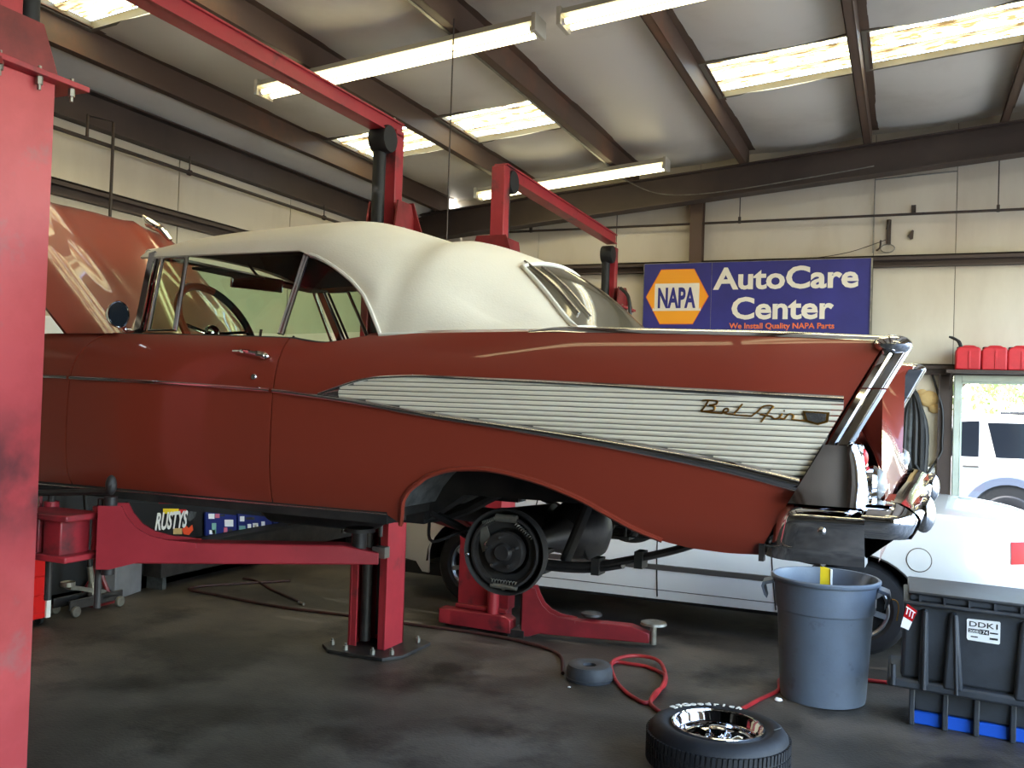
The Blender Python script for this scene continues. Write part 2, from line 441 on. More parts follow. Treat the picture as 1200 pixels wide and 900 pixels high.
part(wall_back, 'wall_post', M_STEEL, MB().box(-2.30, -2.16, YB - .14, YB - .125, 0, 4.1).box(-2.235, -2.225, YB - .13, YB, 0, 4.1).box(-2.30, -2.16, YB - .012, YB, 0, 4.1))
part(wall_back, 'door_jamb', M_STEELD, MB().box(.30, .435, YB - .02, YB, 0, 2.05).box(.30, .31, YB - .09, YB, 0, 2.05))
part(wall_back, 'corner_column', M_STEELD, MB().box(XL, XL + .26, YB - .30, YB - .286, 0, 3.9).box(XL, XL + .26, YB - .014, YB, 0, 3.9).box(XL + .12, XL + .135, YB - .3, YB, 0, 3.9))
part(wall_back, 'foam_patch', M_FOAM, MB().ball((.21, YB - .005, 1.80), .10, .03, .085, 14, 8).ball((.27, YB - .005, 1.70), .06, .025, .05, 12, 8).ball((.15, YB, 1.86), .05, .02, .04, 12, 8))
# rafter along the back wall
rf = MB()
def rafter_bit(z0, z1, y0, y1):
    rf.add([(XL, y0, roof_z(XL) + z0), (XR, y0, roof_z(XR) + z0), (XR, y1, roof_z(XR) + z0), (XL, y1, roof_z(XL) + z0),
            (XL, y0, roof_z(XL) + z1), (XR, y0, roof_z(XR) + z1), (XR, y1, roof_z(XR) + z1), (XL, y1, roof_z(XL) + z1)],
           [(0,3,2,1),(4,5,6,7),(0,1,5,4),(1,2,6,5),(2,3,7,6),(3,0,4,7)])
rafter_bit(-.325, -.313, 10.10, 10.30); rafter_bit(-.313, -.012, 10.195, 10.205); rafter_bit(-.012, 0, 10.10, 10.30)

# ---- ceiling: insulation sheets in every bay between the purlins, skylights let in
PX = [-5.35, -4.13, -2.90, -1.66, -.40, .85, 2.1, 3.2]
SKY = [(3.85, 4.72), (7.60, 8.45)]
ceiling = structure(build('ceiling', rf, M_STEELD))
note(ceiling, 'sloping roof of pale sagging insulation over brown steel')
def purlin(x):
    z = roof_z(x); w = .07; h = CEIL; y0, y1 = YF, 10.32
    return MB().box(x - .004, x + .004, y0, y1, z, z + h).box(x - w, x, y0, y1, z, z + .008).box(x, x + w, y0, y1, z + h - .008, z + h).box(x - w, x - w + .008, y0, y1, z, z + .025)
for x in PX[:-1]:
    part(ceiling, 'purlin', M_STEEL, purlin(x))
part(ceiling, 'purlin_cover', M_GALV, MB().box(-2.99, -2.965, YF, 10.1, roof_z(-2.9) - .004, roof_z(-2.9) + .05))
edges = [XL - .02] + PX
def sheet(x0, x1, y0, y1, sag):
    nx, ny = 8, max(2, int((y1 - y0) / .3))
    rows = []
    for j in range(ny + 1):
        y = lerp(y0, y1, j/ny); ends = min(1.0, min(y - y0, y1 - y) / .35 + .25)
        row = []
        for i in range(nx + 1):
            x = lerp(x0, x1, i/nx)
            wr = .012 * math.sin(3.1*y + 2.2*x) * math.sin(PI*i/nx)
            zr = roof_z(x) + CEIL if x0 > XL else lerp(3.875, roof_z(x1) + .07, i/nx)
            row.append((x, y, zr - sag * math.sin(PI * i/nx) * ends + wr))
        rows.append(row)
    return MB().grid(rows)
def skylight(x0, x1, y0, y1):
    fr = MB()
    t = .035
    for a, b, c, d in ((x0, x1, y0 - t, y0), (x0, x1, y1, y1 + t), (x0, x0 + t, y0, y1), (x1 - t, x1, y0, y1)):
        za, zb = roof_z(a) + CEIL - .02, roof_z(b) + CEIL - .02
        fr.add([(a,c,za),(b,c,zb),(b,d,zb),(a,d,za),(a,c,za+.06),(b,c,zb+.06),(b,d,zb+.06),(a,d,za+.06)],
               [(0,3,2,1),(4,5,6,7),(0,1,5,4),(1,2,6,5),(2,3,7,6),(3,0,4,7)])
    f = part(ceiling, 'skylight_frame', M_GALVD, fr)
    # ribbed translucent sheet: bright crests and dirty troughs run down the slope
    bands = ((0, .25, 1), (.25, .37, 0), (.37, .64, 1), (.64, .77, 0), (.77, 1, 1))
    for lo, hi, crest in bands:
        rows = []
        for j in range(9):
            t = lerp(lo, hi, j / 8); y = lerp(y0, y1, t)
            up = .03 + (.018 * math.sin(PI * j / 8) + .02 if crest else -.012 * math.sin(PI * j / 8))
            rows.append([(x, y, roof_z(x) + CEIL + up) for x in (x0, lerp(x0, x1, .33), lerp(x0, x1, .66), x1)])
        part(ceiling, 'skylight_panel' if crest else 'skylight_trough', M_SKYLT if crest else M_SKYTR, MB().grid(rows))
M_GALVD = mat('aged_steel_trim', rgb(112, 104, 90), 0.6, 0.2)
def skylight_material(name, c0, c1, lo, hi, clear):
    m = bpy.data.materials.new(name); m.use_nodes = True
    nt = m.node_tree; nt.nodes.clear(); L = nt.links
    tc = nt.nodes.new('ShaderNodeTexCoord'); mp = nt.nodes.new('ShaderNodeMapping'); mp.inputs['Scale'].default_value = (3.4, 13, 1)
    L.new(tc.outputs['Object'], mp.inputs[0])
    n = nt.nodes.new('ShaderNodeTexNoise'); n.inputs['Scale'].default_value = 2.2; n.inputs['Detail'].default_value = 5; L.new(mp.outputs[0], n.inputs[0])
    r = nt.nodes.new('ShaderNodeValToRGB')
    r.color_ramp.elements[0].position = lo; r.color_ramp.elements[0].color = c0
    r.color_ramp.elements[1].position = hi; r.color_ramp.elements[1].color = c1
    L.new(n.outputs['Fac'], r.inputs[0])
    t = nt.nodes.new('ShaderNodeBsdfTranslucent'); L.new(r.outputs[0], t.inputs[0])
    p = nt.nodes.new('ShaderNodeBsdfTransparent'); p.inputs[0].default_value = (.75, .68, .42, 1)
    mx = nt.nodes.new('ShaderNodeMixShader'); mx.inputs[0].default_value = clear
    o = nt.nodes.new('ShaderNodeOutputMaterial')
    L.new(t.outputs[0], mx.inputs[1]); L.new(p.outputs[0], mx.inputs[2]); L.new(mx.outputs[0], o.inputs[0]); return m
M_SKYLT = skylight_material('yellowed_skylight', (.10, .06, .02, 1), (.46, .39, .18, 1), .41, .49, .0)
M_SKYTR = skylight_material('dirty_skylight', (.05, .03, .01, 1), (.24, .15, .06, 1), .38, .5, .0)
for k, (a, b) in enumerate(zip(edges, edges[1:])):
    has = k in (1, 2, 4, 5)
    cuts = [YF]
    if has:
        for s0, s1 in SKY: cuts += [s0, s1]
    cuts.append(YB + .05)
    for c0, c1 in zip(cuts[0::2], cuts[1::2]):
        part(ceiling, 'insulation_sheet', M_INSUL, sheet(a, b, c0, c1, .0 if k == 0 else .085), solid=.01, offset=1.0)
    if has:
        for s0, s1 in SKY: skylight(a + .01, b - .01, s0, s1)

# ---- right wall with two open bay doorways, front wall behind the eye
wr = structure(build('wall_right', MB().box(XR, XR + .2, YF, -2.0, 0, 4.9).box(XR, XR + .2, -2.0, .62, 3.8, 4.9).box(XR, XR + .2, .62, .86, 0, 4.9).box(XR, XR + .2, 5.1, 5.7, 0, 4.9).box(XR, XR + .2, 9.9, YB + .1, 0, 4.9)
               .box(XR, XR + .2, .86, 5.1, 3.8, 4.9).box(XR, XR + .2, 5.7, 9.9, 3.7, 4.9), M_WALL))
structure(build('wall_front', box(XL - .1, XR + .2, YF - .2, YF, 0, 4.9), M_FRONT))

# ---- window in the back wall
window_1 = structure(build('window_1', MB().box(.445, .51, YB - .05, YB + .10, .2, 2.05).box(1.79, 1.855, YB - .05, YB + .10, .2, 2.05).box(.51, 1.79, YB - .05, YB + .10, 1.985, 2.05).box(.51, 1.79, YB - .05, YB + .10, .2, .27), M_FRAMEGRN, bevel=.006))
part(window_1, 'window_bead', M_FRAMEGRN, MB().box(.51, .525, YB - .01, YB + .03, .27, 1.985).box(1.775, 1.79, YB - .01, YB + .03, .27, 1.985).box(.51, 1.79, YB - .01, YB + .03, 1.965, 1.985))
part(window_1, 'pane', M_PANE, MB().grid([[(.51, YB + .035, .27), (1.79, YB + .035, .27)], [(.51, YB + .035, 1.985), (1.79, YB + .035, 1.985)]]))

# ---- pipes and conduits
p = tag(build('wall_pipe', MB().tube([(XL + .22, YB - .12, 3.707), (XR, YB - .12, 3.707)], .014), M_PIPE), 'thin dark pipe running along the back wall above the blue sign', 'pipe')
ROOT[p.name] = Vector()
for x in (-4.25, -1.75, .80):
    part(p, 'hanger_rod', M_PIPE, MB().tube([(x, YB - .12, 3.7), (x, YB - .12, roof_z(x) - .05)], .006, 6))
    part(p, 'hanger_clip', M_PIPE, box(x - .014, x + .014, YB - .136, YB - .104, 3.69, 3.76))
p = tag(build('wall_pipe', MB().tube([(XL + .12, YF + .1, 3.482), (XL + .12, YB - .1, 3.482)], .016), M_PIPE), 'thin dark pipe running under the roof edge behind the raised hood', 'pipe')
for y in (6.08, 8.05):
    part(p, 'hanger_rod', M_PIPE, MB().tube([(XL + .12, y, 3.5), (XL + .12, y, 3.62)], .006, 6))
    part(p, 'hanger_clip', M_PIPE, MB().lathe([(.026, -.012), (.026, .012), (.016, .012)], (XL + .12, y, 3.482), 'y', 12))
tag(build('conduit', MB().tube([(XL + .16, 4.98, 3.48), (XL + .16, 4.98, 3.64), (XL + .16, 5.22, 3.66), (XL + .16, 5.22, 2.2)], .012, 8), M_PIPE), 'dark conduit bent over the pipe and dropping behind the raised hood', 'conduit')
tag(build('conduit', MB().tube([(.427, YB - .02, 4.15), (-.36, YB - .02, 4.11), (-.365, YB - .02, 3.33)], .008, 6), M_GALV), 'thin grey conduit dropping to the sign corner on back wall', 'conduit')
tag(build('cable', MB().tube(catmull([(-3.0, 9.9, 4.17), (-2.6, 10.05, 4.0), (-2.0, 10.08, 3.98), (-1.0, 10.08, 4.08), (-.36, 10.08, 4.16)], 6), .006, 6), M_GALV), 'thin pale cable sagging along the dark rafter', 'cable')
tag(build('ceiling_cable', MB().tube([(-2.86, 5.5, 4.2), (-2.86, 5.5, 1.95)], .0055, 6), M_PIPE), 'thin dark cord hanging from the roof behind the white car top', 'cord')
tag(build('pull_wire', MB().tube([(-3.14, YB - .2, 4.05), (-3.14, YB - .2, 2.2)], .005, 6), M_PIPE), 'thin dark wire hanging down the back wall beside the blue sign', 'cord')
t = thing('wall_bracket', 'dark iron hook bracket on the back wall just past the sign top corner', 'bracket', (-.21, YB, 3.55))
part(t, 'plate', M_PIPE, box(-.235, -.19, YB - .03, YB, 3.42, 3.68), bevel=.006)
part(t, 'hook', M_PIPE, MB().tube(catmull([(-.21, YB - .03, 3.62), (-.21, YB - .10, 3.66), (-.23, YB - .11, 3.56)], 5), .01, 8))
tag(build('clip', MB().box(.0, .045, YB - .03, YB, 3.74, 3.82).box(.01, .035, YB - .05, YB - .02, 3.76, 3.79), M_PIPE), 'small dark clip on back wall just above the pipe', 'clip')
tag(build('clip', MB().prism([(-.03, 3.50), (.015, 3.56), (.03, 3.55), (.025, 3.47), (.0, 3.46)], 'y', YB - .03, YB), M_PIPE), 'small dark wedge clip on back wall just below the pipe', 'clip')
tag(build('tie_wire', MB().tube(catmull([(-.24, YB - .05, 3.46), (-.6, YB - .06, 3.34), (-1.0, YB - .06, 3.28)], 5), .004, 6), M_PIPE), 'thin wire slanting from the bracket down to the sign', 'wire')
t = thing('wire_coil', 'small coil of wire and hook hanging at the sign corner', 'wire', (-.28, YB, 3.35))
part(t, 'coil', M_GALV, MB().tube([(-.22 + .07*math.cos(a*.55), YB - .03 - .004*a/6, 3.37 + .045*math.sin(a*.55)) for a in range(36)], .005, 6))
part(t, 'hook', M_PIPE, MB().tube(catmull([(-.29, YB - .02, 3.46), (-.295, YB - .06, 3.38), (-.33, YB - .05, 3.35)], 5), .010, 6))

# ---- fluorescent fittings hung under the purlins
def fixture(x0, y, label, length=2.28, drop=0.0):
    t = thing('fluorescent_light', label, 'light', (x0, y, roof_z(x0) - .05 - drop), 'fluorescent lights under the roof')
    k = math.cos(math.atan(.0905)); x1 = x0 + length * k
    def P(x, dy, dz): return Vector((x, y + dy, roof_z(x) - drop + dz))
    def slab(xa, xb, ya, yb, za, zb):
        return [P(xa,ya,za),P(xb,ya,za),P(xb,yb,za),P(xa,yb,za),P(xa,ya,zb),P(xb,ya,zb),P(xb,yb,zb),P(xa,yb,zb)]
    F = [(0,3,2,1),(4,5,6,7),(0,1,5,4),(1,2,6,5),(2,3,7,6),(3,0,4,7)]
    part(t, 'housing', M_FIXT, MB().add(slab(x0, x1, -.055, .055, -.06, -.005), F).add(slab(x0, x1, -.10, .10, -.062, -.055), F))
    for xa, xb in ((x0 - .012, x0 + .02), (x1 - .02, x1 + .012)):
        part(t, 'end_cap', M_FIXT, MB().add(slab(xa, xb, -.10, .10, -.125, -.005), F), bevel=.004)
    for dy in (-.055, .055):
        part(t, 'tube', M_TUBE, MB().tube([P(x0 + .03, dy, -.098), P(x1 - .03, dy, -.098)], .019, 10))
        part(t, 'lamp_holder', M_WHITE, MB().tube([P(x0 + .005, dy, -.098), P(x0 + .04, dy, -.098)], .022, 10).tube([P(x1 - .04, dy, -.098), P(x1 - .005, dy, -.098)], .022, 10))
    return t
fixture(-4.60, 5.72, 'long fluorescent light crossing in front of the red overhead beam')
fixture(-2.16, 5.72, 'fluorescent light cut by the top edge of the picture')
fixture(-4.53, 9.45, 'fluorescent light farthest back, beyond the second lift', 2.18)
fixture(-3.3, .1, 'fluorescent light nearest the front of the shop')
fixture(-.95, .1, 'fluorescent light in line with the one nearest the shop front')
fixture(.15, 1.5, 'fluorescent light added out of view to brighten the near fin')  # unseen lamp, added to light the fin more than the door
# ================================================================== THE RED CONVERTIBLE, up on the lift (nose towards -X)
YN, YC = 2.85, 3.78                                     # near flank, centre line
car = thing('red_convertible', 'maroon 1950s convertible with white folding top raised on the red lift', 'car', (-1.31, YC, 1.22))
CAR_SKEW.add(car.name)
def mir(mb):                                            # the far flank
    r = MB(); r.v = [(p[0], 2 * YC - p[1], p[2]) for p in mb.v]; r.f = [tuple(reversed(f)) for f in mb.f]; return r
SEC_D = [(1.15, .075), (1.20, .045), (1.26, .020), (1.36, .004), (1.46, .0), (1.58, .002), (1.67, .008), (1.73, .020), (1.78, .038), (1.82, .060), (1.85, .085), (1.875, .115), (1.90, .15)]
SEC_F = [(1.15, .085), (1.20, .050), (1.26, .020), (1.36, .004), (1.46, .0), (1.58, .0), (1.67, .004), (1.73, .012), (1.78, .022), (1.82, .032), (1.86, .045), (1.90, .06)]
def off(x, z):
    t = smooth01((x + 2.0) / 1.0)
    o = lerp(sinterp(SEC_D, z), sinterp(SEC_F, z), t)
    if x < -3.9: o += .30 * ((-3.9 - x) / 1.05) ** 2     # nose tucks in
    if x > -.5: o += .05 * smooth01((x + .5) / .6)
    return o
def flank(x, z, out=0.0): return (x, YN + off(x, z) - out, z)
TOPL = [(-4.95, 1.72), (-4.6, 1.80), (-4.0, 1.86), (-3.41, 1.878), (-3.116, 1.878), (-2.203, 1.86), (-2.10, 1.846), (-2.02, 1.842), (-1.93, 1.858), (-1.82, 1.874), (-1.60, 1.88), (-1.1, 1.883), (-.5, 1.874), (-.04, 1.860)]
def topz(x): return sinterp(TOPL, x)
BOTL = [(-4.95, 1.40), (-4.75, 1.32), (-4.62, 1.24), (-4.58, 1.25), (-4.52, 1.40), (-4.38, 1.50), (-4.23, 1.53), (-4.06, 1.50), (-3.92, 1.40), (-3.85, 1.24), (-3.82, 1.215), (-2.2, 1.222), (-1.70, 1.222), (-1.665, 1.20), (-1.655, 1.185), (-1.642, 1.215),
        (-1.625, 1.275), (-1.595, 1.318), (-1.528, 1.368), (-1.46, 1.393), (-1.397, 1.404), (-1.30, 1.408), (-1.206, 1.397), (-1.09, 1.372), (-.963, 1.330), (-.87, 1.287), (-.79, 1.250), (-.70, 1.218), (-.612, 1.203), (-.50, 1.198), (-.406, 1.202)]
def botz(x): return interp(BOTL, x)
def panel(xb, rows, warp=lambda x, t: x, zr=None):
    g = []
    for x in xb:
        col = []
        for j in range(rows + 1):
            t = j / rows
            xx = warp(x, t)
            zb = botz(x); zt = topz(warp(x, 1.0))
            z = lerp(zb, zt, t)
            col.append(flank(xx, z))
        g.append(col)
    return MB().grid(g)
def fin_warp(x, t):
    k = smooth01((x + 1.35) / .95)
    return x + k * (.345) * t * ((x + 1.35) / .944 if x > -1.35 else 0)
qx = [lerp(-2.1965, -1.72, i/14) for i in range(14)] + [-1.70, -1.68, -1.665, -1.655, -1.648, -1.642, -1.634, -1.625, -1.61, -1.595, -1.575, -1.55, -1.528] + [lerp(-1.5, -.406, i/40) for i in range(41)]
quarter = panel(qx, 30, fin_warp)
for mb in (quarter, mir(quarter)):
    q = part(car, 'quarter_panel', M_PAINT, mb, solid=.012, smooth=60)
# rolled lip round the wheel opening
def arch_lip(side):
    pts = []
    for x in [-1.655, -1.642, -1.625, -1.595, -1.56, -1.528, -1.46, -1.397, -1.30, -1.206, -1.09, -.963, -.87, -.79, -.70]:
        p = Vector(flank(x, botz(x), .004)); p.z += .004
        if side: p.y = 2*YC - p.y
        pts.append(p)
    return MB().tube(catmull(pts, 3), .009, 6)
for s in (0, 1): part(car, 'arch_lip', M_PAINT, arch_lip(s))
# doors
def door_left(t, z):
    e = -3.252
    if z > 1.70: e = -3.252 + .14 * (1 - math.sqrt(max(0, 1 - ((z - 1.70) / .19) ** 2)))
    elif z < 1.3: e = -3.252 + .02 * ((1.3 - z) / .08) ** 2
    return e
def door_mb():
    g = []
    for i in range(25):
        u = i / 24; col = []
        for j in range(29):
            t = j / 28; z0 = lerp(1.226, 1.226, u)
            zt = topz(lerp(-3.12, -2.204, u)); z = lerp(z0, zt, t)
            x = lerp(door_left(t, z) + .004, -2.2035, u)
            col.append(flank(x, z))
        g.append(col)
    return MB().grid(g)
d0 = door_mb()
doors = [part(car, 'door', M_PAINT, mb, solid=.014, smooth=60) for mb in (d0, mir(d0))]
def fender_mb():
    g = []
    xs_ = [-4.95, -4.9, -4.8, -4.7, -4.62, -4.6, -4.57, -4.52, -4.45, -4.38, -4.23, -4.06, -3.97, -3.92, -3.88, -3.85, -3.82, -3.7, -3.55, -3.45, -3.35, -3.30, -3.2560]
    for x in xs_:
        col = []
        for j in range(29):
            t = j / 28; z = lerp(botz(x), topz(x), t)
            k = smooth01((x + 3.7) / .44)
            xx = x + k * (door_left(t, z) - (-3.252)) 
            col.append(flank(xx, z if x < -3.3 else lerp(botz(x), topz(xx), t)))
        g.append(col)
    return MB().grid(g)
f0 = fender_mb()
for mb in (f0, mir(f0)): part(car, 'front_fender', M_PAINT, mb, solid=.012, smooth=60)
# dark gaps behind the door edges
gap = MB()
for s in (0, 1):
    for e in (0, 1):
        pts = []
        for j in range(15):
            z = lerp(1.23, 1.868 if e else 1.872, j / 14)
            x = -2.2 if e else door_left(0, z) - .001
            y = YN + off(x, z) + .018
            pts.append((x, 2*YC - y if s else y, z))
        gap.tube(pts, .005, 6)
part(car, 'door_seal', M_BLACK, gap)
# belt and door tops, inner door skins
belt = MB()
for s in (0, 1):
    rows = []
    for x in [lerp(-3.12, -1.88, i/24) for i in range(25)]:
        z = topz(x); y = YN + off(x, z)
        r = [(x, y, z), (x, y + .03, z + .006), (x, y + .07, z + .002), (x, y + .075, z - .05), (x, y + .09, 1.30)]
        rows.append([(a, 2*YC - b if s else b, c) for a, b, c in r])
    belt.grid(rows)
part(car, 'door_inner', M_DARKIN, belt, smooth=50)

# ---- fins: top, inner face, and the deck between them
def deckz(x): return sinterp([(-1.9, 1.885), (-1.12, 1.885), (-.9, 1.87), (-.6, 1.82), (-.35, 1.74), (-.16, 1.62), (-.08, 1.48), (-.04, 1.34)], x)
def fin_mb(s):
    rows = []
    for i in range(31):
        x = lerp(-1.86, -.075, i / 30); z = topz(x); y = YN + off(x, z)
        w = lerp(.05, .085, smooth01((x + 1.8) / 1.4)); dz = min(deckz(x) - .005, z - .004)
        r = [(x, y, z), (x, y + w*.5, z + .012), (x, y + w, z), (x, y + w + .02, lerp(z, dz, .25)), (x, y + w + .045, lerp(z, dz, .75)), (x, y + w + .09, dz)]
        rows.append([(a, 2*YC - b if s else b, c) for a, b, c in r])
    # rear closing faces follow the slanted edge
    return MB().grid(rows)
for s in (0, 1): part(car, 'fin', M_PAINT, fin_mb(s), smooth=50)
def fin_back(s):
    rows = []
    for i in range(13):
        t = i / 12; z = lerp(1.385, 1.86, t); x = lerp(-.29, -.058, t)
        y = YN + off(x, z); w = .09
        yy = [(x, y), (x + .02, y + w*.5), (x, y + w), (x - .12, y + w + .06)]
        rows.append([(a, 2*YC - b if s else b, z) for a, b in yy])
    return MB().grid(rows)
for s in (0, 1): part(car, 'fin_back', M_PAINT, fin_back(s))
deck = MB()
rows = []
for i in range(26):
    x = lerp(-1.30, -.05, i / 25); z = deckz(x)
    hw = YC - (YN + off(x, topz(min(x, -.04))) + .155)
    rows.append([(x, YC + hw * k / 8, z + .03 * (1 - (k / 8) ** 2) * smooth01((x + 1.3) / .3)) for k in range(-8, 9)])
deck.grid(rows)
part(car, 'trunk_lid', M_PAINT, deck, smooth=60)
part(car, 'tail_panel', M_PAINT, MB().grid([[(-.06, lerp(2.98, 4.58, k/8), 1.42), (-.05, lerp(2.98, 4.58, k/8), 1.36), (-.07, lerp(2.98, 4.58, k/8), 1.2)] for k in range(9)]))

# ---- bright trim
def ribbon(pts, widths, bulge, s, up=0.0, n=6):
    """raised moulding on the flank through (x, z) points"""
    P = catmull([(x, 0, z) for x, z in pts], 5); rows = []
    L = len(P)
    for i, p in enumerate(P):
        w = interp(widths, p.x); row = []
        for k in range(n + 1):
            a = PI * k / n; dz = -math.cos(a) * w / 2
            f = flank(p.x, p.z + dz, bulge * math.sin(a) + .001)
            row.append((f[0], 2*YC - f[1] if s else f[1], f[2]))
        rows.append(row)
    return MB().grid(rows)
LOW = [(-2.196, 1.655), (-1.9, 1.630), (-1.536, 1.588), (-1.22, 1.557), (-.912, 1.524), (-.634, 1.488), (-.45, 1.459), (-.285, 1.424)]
LOWW = [(-2.2, .018), (-1.4, .024), (-.9, .034), (-.3, .048)]
UPP = [(-1.99, 1.648), (-1.93, 1.668), (-1.85, 1.694), (-1.78, 1.710), (-1.68, 1.718), (-1.542, 1.721), (-1.217, 1.714), (-.9, 1.706), (-.64, 1.697), (-.38, 1.690), (-.17, 1.683)]
for s in (0, 1):
    part(car, 'side_spear', M_CHROME, ribbon(LOW, LOWW, .014, s), smooth=60)
    part(car, 'upper_spear', M_CHROME, ribbon(UPP, [(-2, .012), (-1.6, .014), (-.2, .024)], .012, s), smooth=60)
    part(doors[s], 'door_spear', M_CHROME, ribbon([(-3.246, 1.682), (-2.95, 1.677), (-2.693, 1.671), (-2.45, 1.664), (-2.21, 1.656)], [(-3.3, .017), (-2.2, .018)], .012, s), smooth=60)
    part(car, 'fender_spear', M_CHROME, ribbon([(-4.7, 1.70), (-4.2, 1.694), (-3.7, 1.688), (-3.26, 1.683)], [(-5, .017), (0, .017)], .012, s), smooth=60)
    part(car, 'rocker_strip', M_CHROMED, ribbon([(-3.78, 1.217), (-2.7, 1.221), (-1.70, 1.223)], [(-4, .010), (0, .010)], .008, s), smooth=60)
# ribbed aluminium insert between the spears: each rib a sub-part
def zup(x): return sinterp(UPP, x) - .004
def zlo(x): return sinterp(LOW, x) + .010 + .010 * smooth01((x + 1.6) / 1.2)
ZR = 0.0166
for s in (0, 1):
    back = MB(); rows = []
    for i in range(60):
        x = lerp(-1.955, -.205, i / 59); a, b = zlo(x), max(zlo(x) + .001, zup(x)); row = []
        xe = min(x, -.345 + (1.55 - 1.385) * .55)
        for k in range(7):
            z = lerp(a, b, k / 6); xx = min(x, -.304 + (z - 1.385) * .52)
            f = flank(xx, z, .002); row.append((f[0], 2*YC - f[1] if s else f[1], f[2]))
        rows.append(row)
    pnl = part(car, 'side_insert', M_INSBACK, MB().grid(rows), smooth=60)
    k = 0
    z = 1.715
    while z > 1.43:
        z0, z1 = z - ZR + .0028, z
        rows = []
        for i in range(64):
            x = lerp(-1.955, -.17, i / 63)
            lim = -.310 + (z0 - 1.385) * .52
            a, b = max(z0, zlo(x)), min(z1, zup(x))
            if b - a > .002 and x <= lim + .04:
                row = []
                for (zz, o) in ((a, .002), (lerp(a, b, .10), .0055), (lerp(a, b, .5), .0065), (lerp(a, b, .90), .0055), (b, .002)):
                    f = flank(min(x, -.310 + (zz - 1.385) * .52), zz, o); row.append((f[0], 2*YC - f[1] if s else f[1], f[2]))
                rows.append(row)
        if len(rows) > 2: part(pnl, 'rib', M_ANOD, MB().grid(rows), smooth=60)
        z -= ZR
    # the pointed cap at the front of the insert
    cap = []
    for x in [lerp(-1.99, -1.90, i/6) for i in range(7)]:
        a, b = sinterp(LOW, x) + .006, max(sinterp(UPP, x), sinterp(LOW, x) + .008)
        cap.append([(lambda f: (f[0], 2*YC - f[1] if s else f[1], f[2]))(flank(x, lerp(a, b, k / 4), .010 * math.sin(PI * k / 4) + .003)) for k in range(5)])
    part(car, 'insert_cap', M_CHROMED, MB().grid(cap), smooth=60)
# gold script and crest on the insert
def flank_text(mb, x, z, tilt):
    ca, sa = math.cos(tilt), math.sin(tilt)
    def fn(p):
        px = x + p.x * ca - p.z * sa; pz = z + p.x * sa + p.z * ca
        f = flank(px, pz, .008 - p.y); return f
    return mb.mapped(fn)
def script(pts_list, r=.0028):
    mb = MB()
    for pts in pts_list:
        P = catmull([(x, 0, z) for x, z in pts], 4) if len(pts) > 2 else [Vector((pts[0][0], 0, pts[0][1])), Vector((pts[1][0], 0, pts[1][1]))]
        mb.tube(P, r, 6)
    return mb
U = .001
strokes = [[(-4,58),(18,62),(40,62),(56,60)], [(20,62),(8,30),(-6,2)], [(56,60),(50,44),(24,36)], [(24,36),(46,30),(44,14),(20,6),(-6,2)],
           [(-6,2),(40,0),(78,0)], [(78,0),(84,22),(98,26),(98,12),(84,6),(96,0),(120,0)], [(152,56),(136,24),(124,2),(140,-2),(190,-2)],
           [(190,-2),(208,20),(232,52),(262,58),(268,46)], [(268,58),(250,20),(226,-28)], [(220,10),(262,6)], [(262,6),(276,-6),(292,2),(302,22),(294,2),(310,-4)],
           [(310,-4),(322,18),(332,24),(344,14),(340,0),(362,-4),(440,-4)], [(306,36),(310,38)]]
sc_mb = script([[(x * U * .78, z * U * .60) for x, z in st] for st in strokes])
part(car, 'script_emblem', M_GOLD, flank_text(sc_mb, -.575, 1.632, -.045))
cr = MB().prism([(0, .036), (.075, .036), (.072, .006), (.045, -.004), (.010, .004)], 'y', -.004, .004)
crest = part(car, 'crest_emblem', M_GOLD, flank_text(cr, -.283, 1.610, -.03))
part(crest, 'crest_face', M_CHROMED, flank_text(MB().prism([(.008, .031), (.067, .031), (.065, .010), (.044, .002), (.016, .009)], 'y', -.006, -.003).bar((.012, -.007, .022), (.064, -.007, .022), .002, .003), -.283, 1.610, -.03))
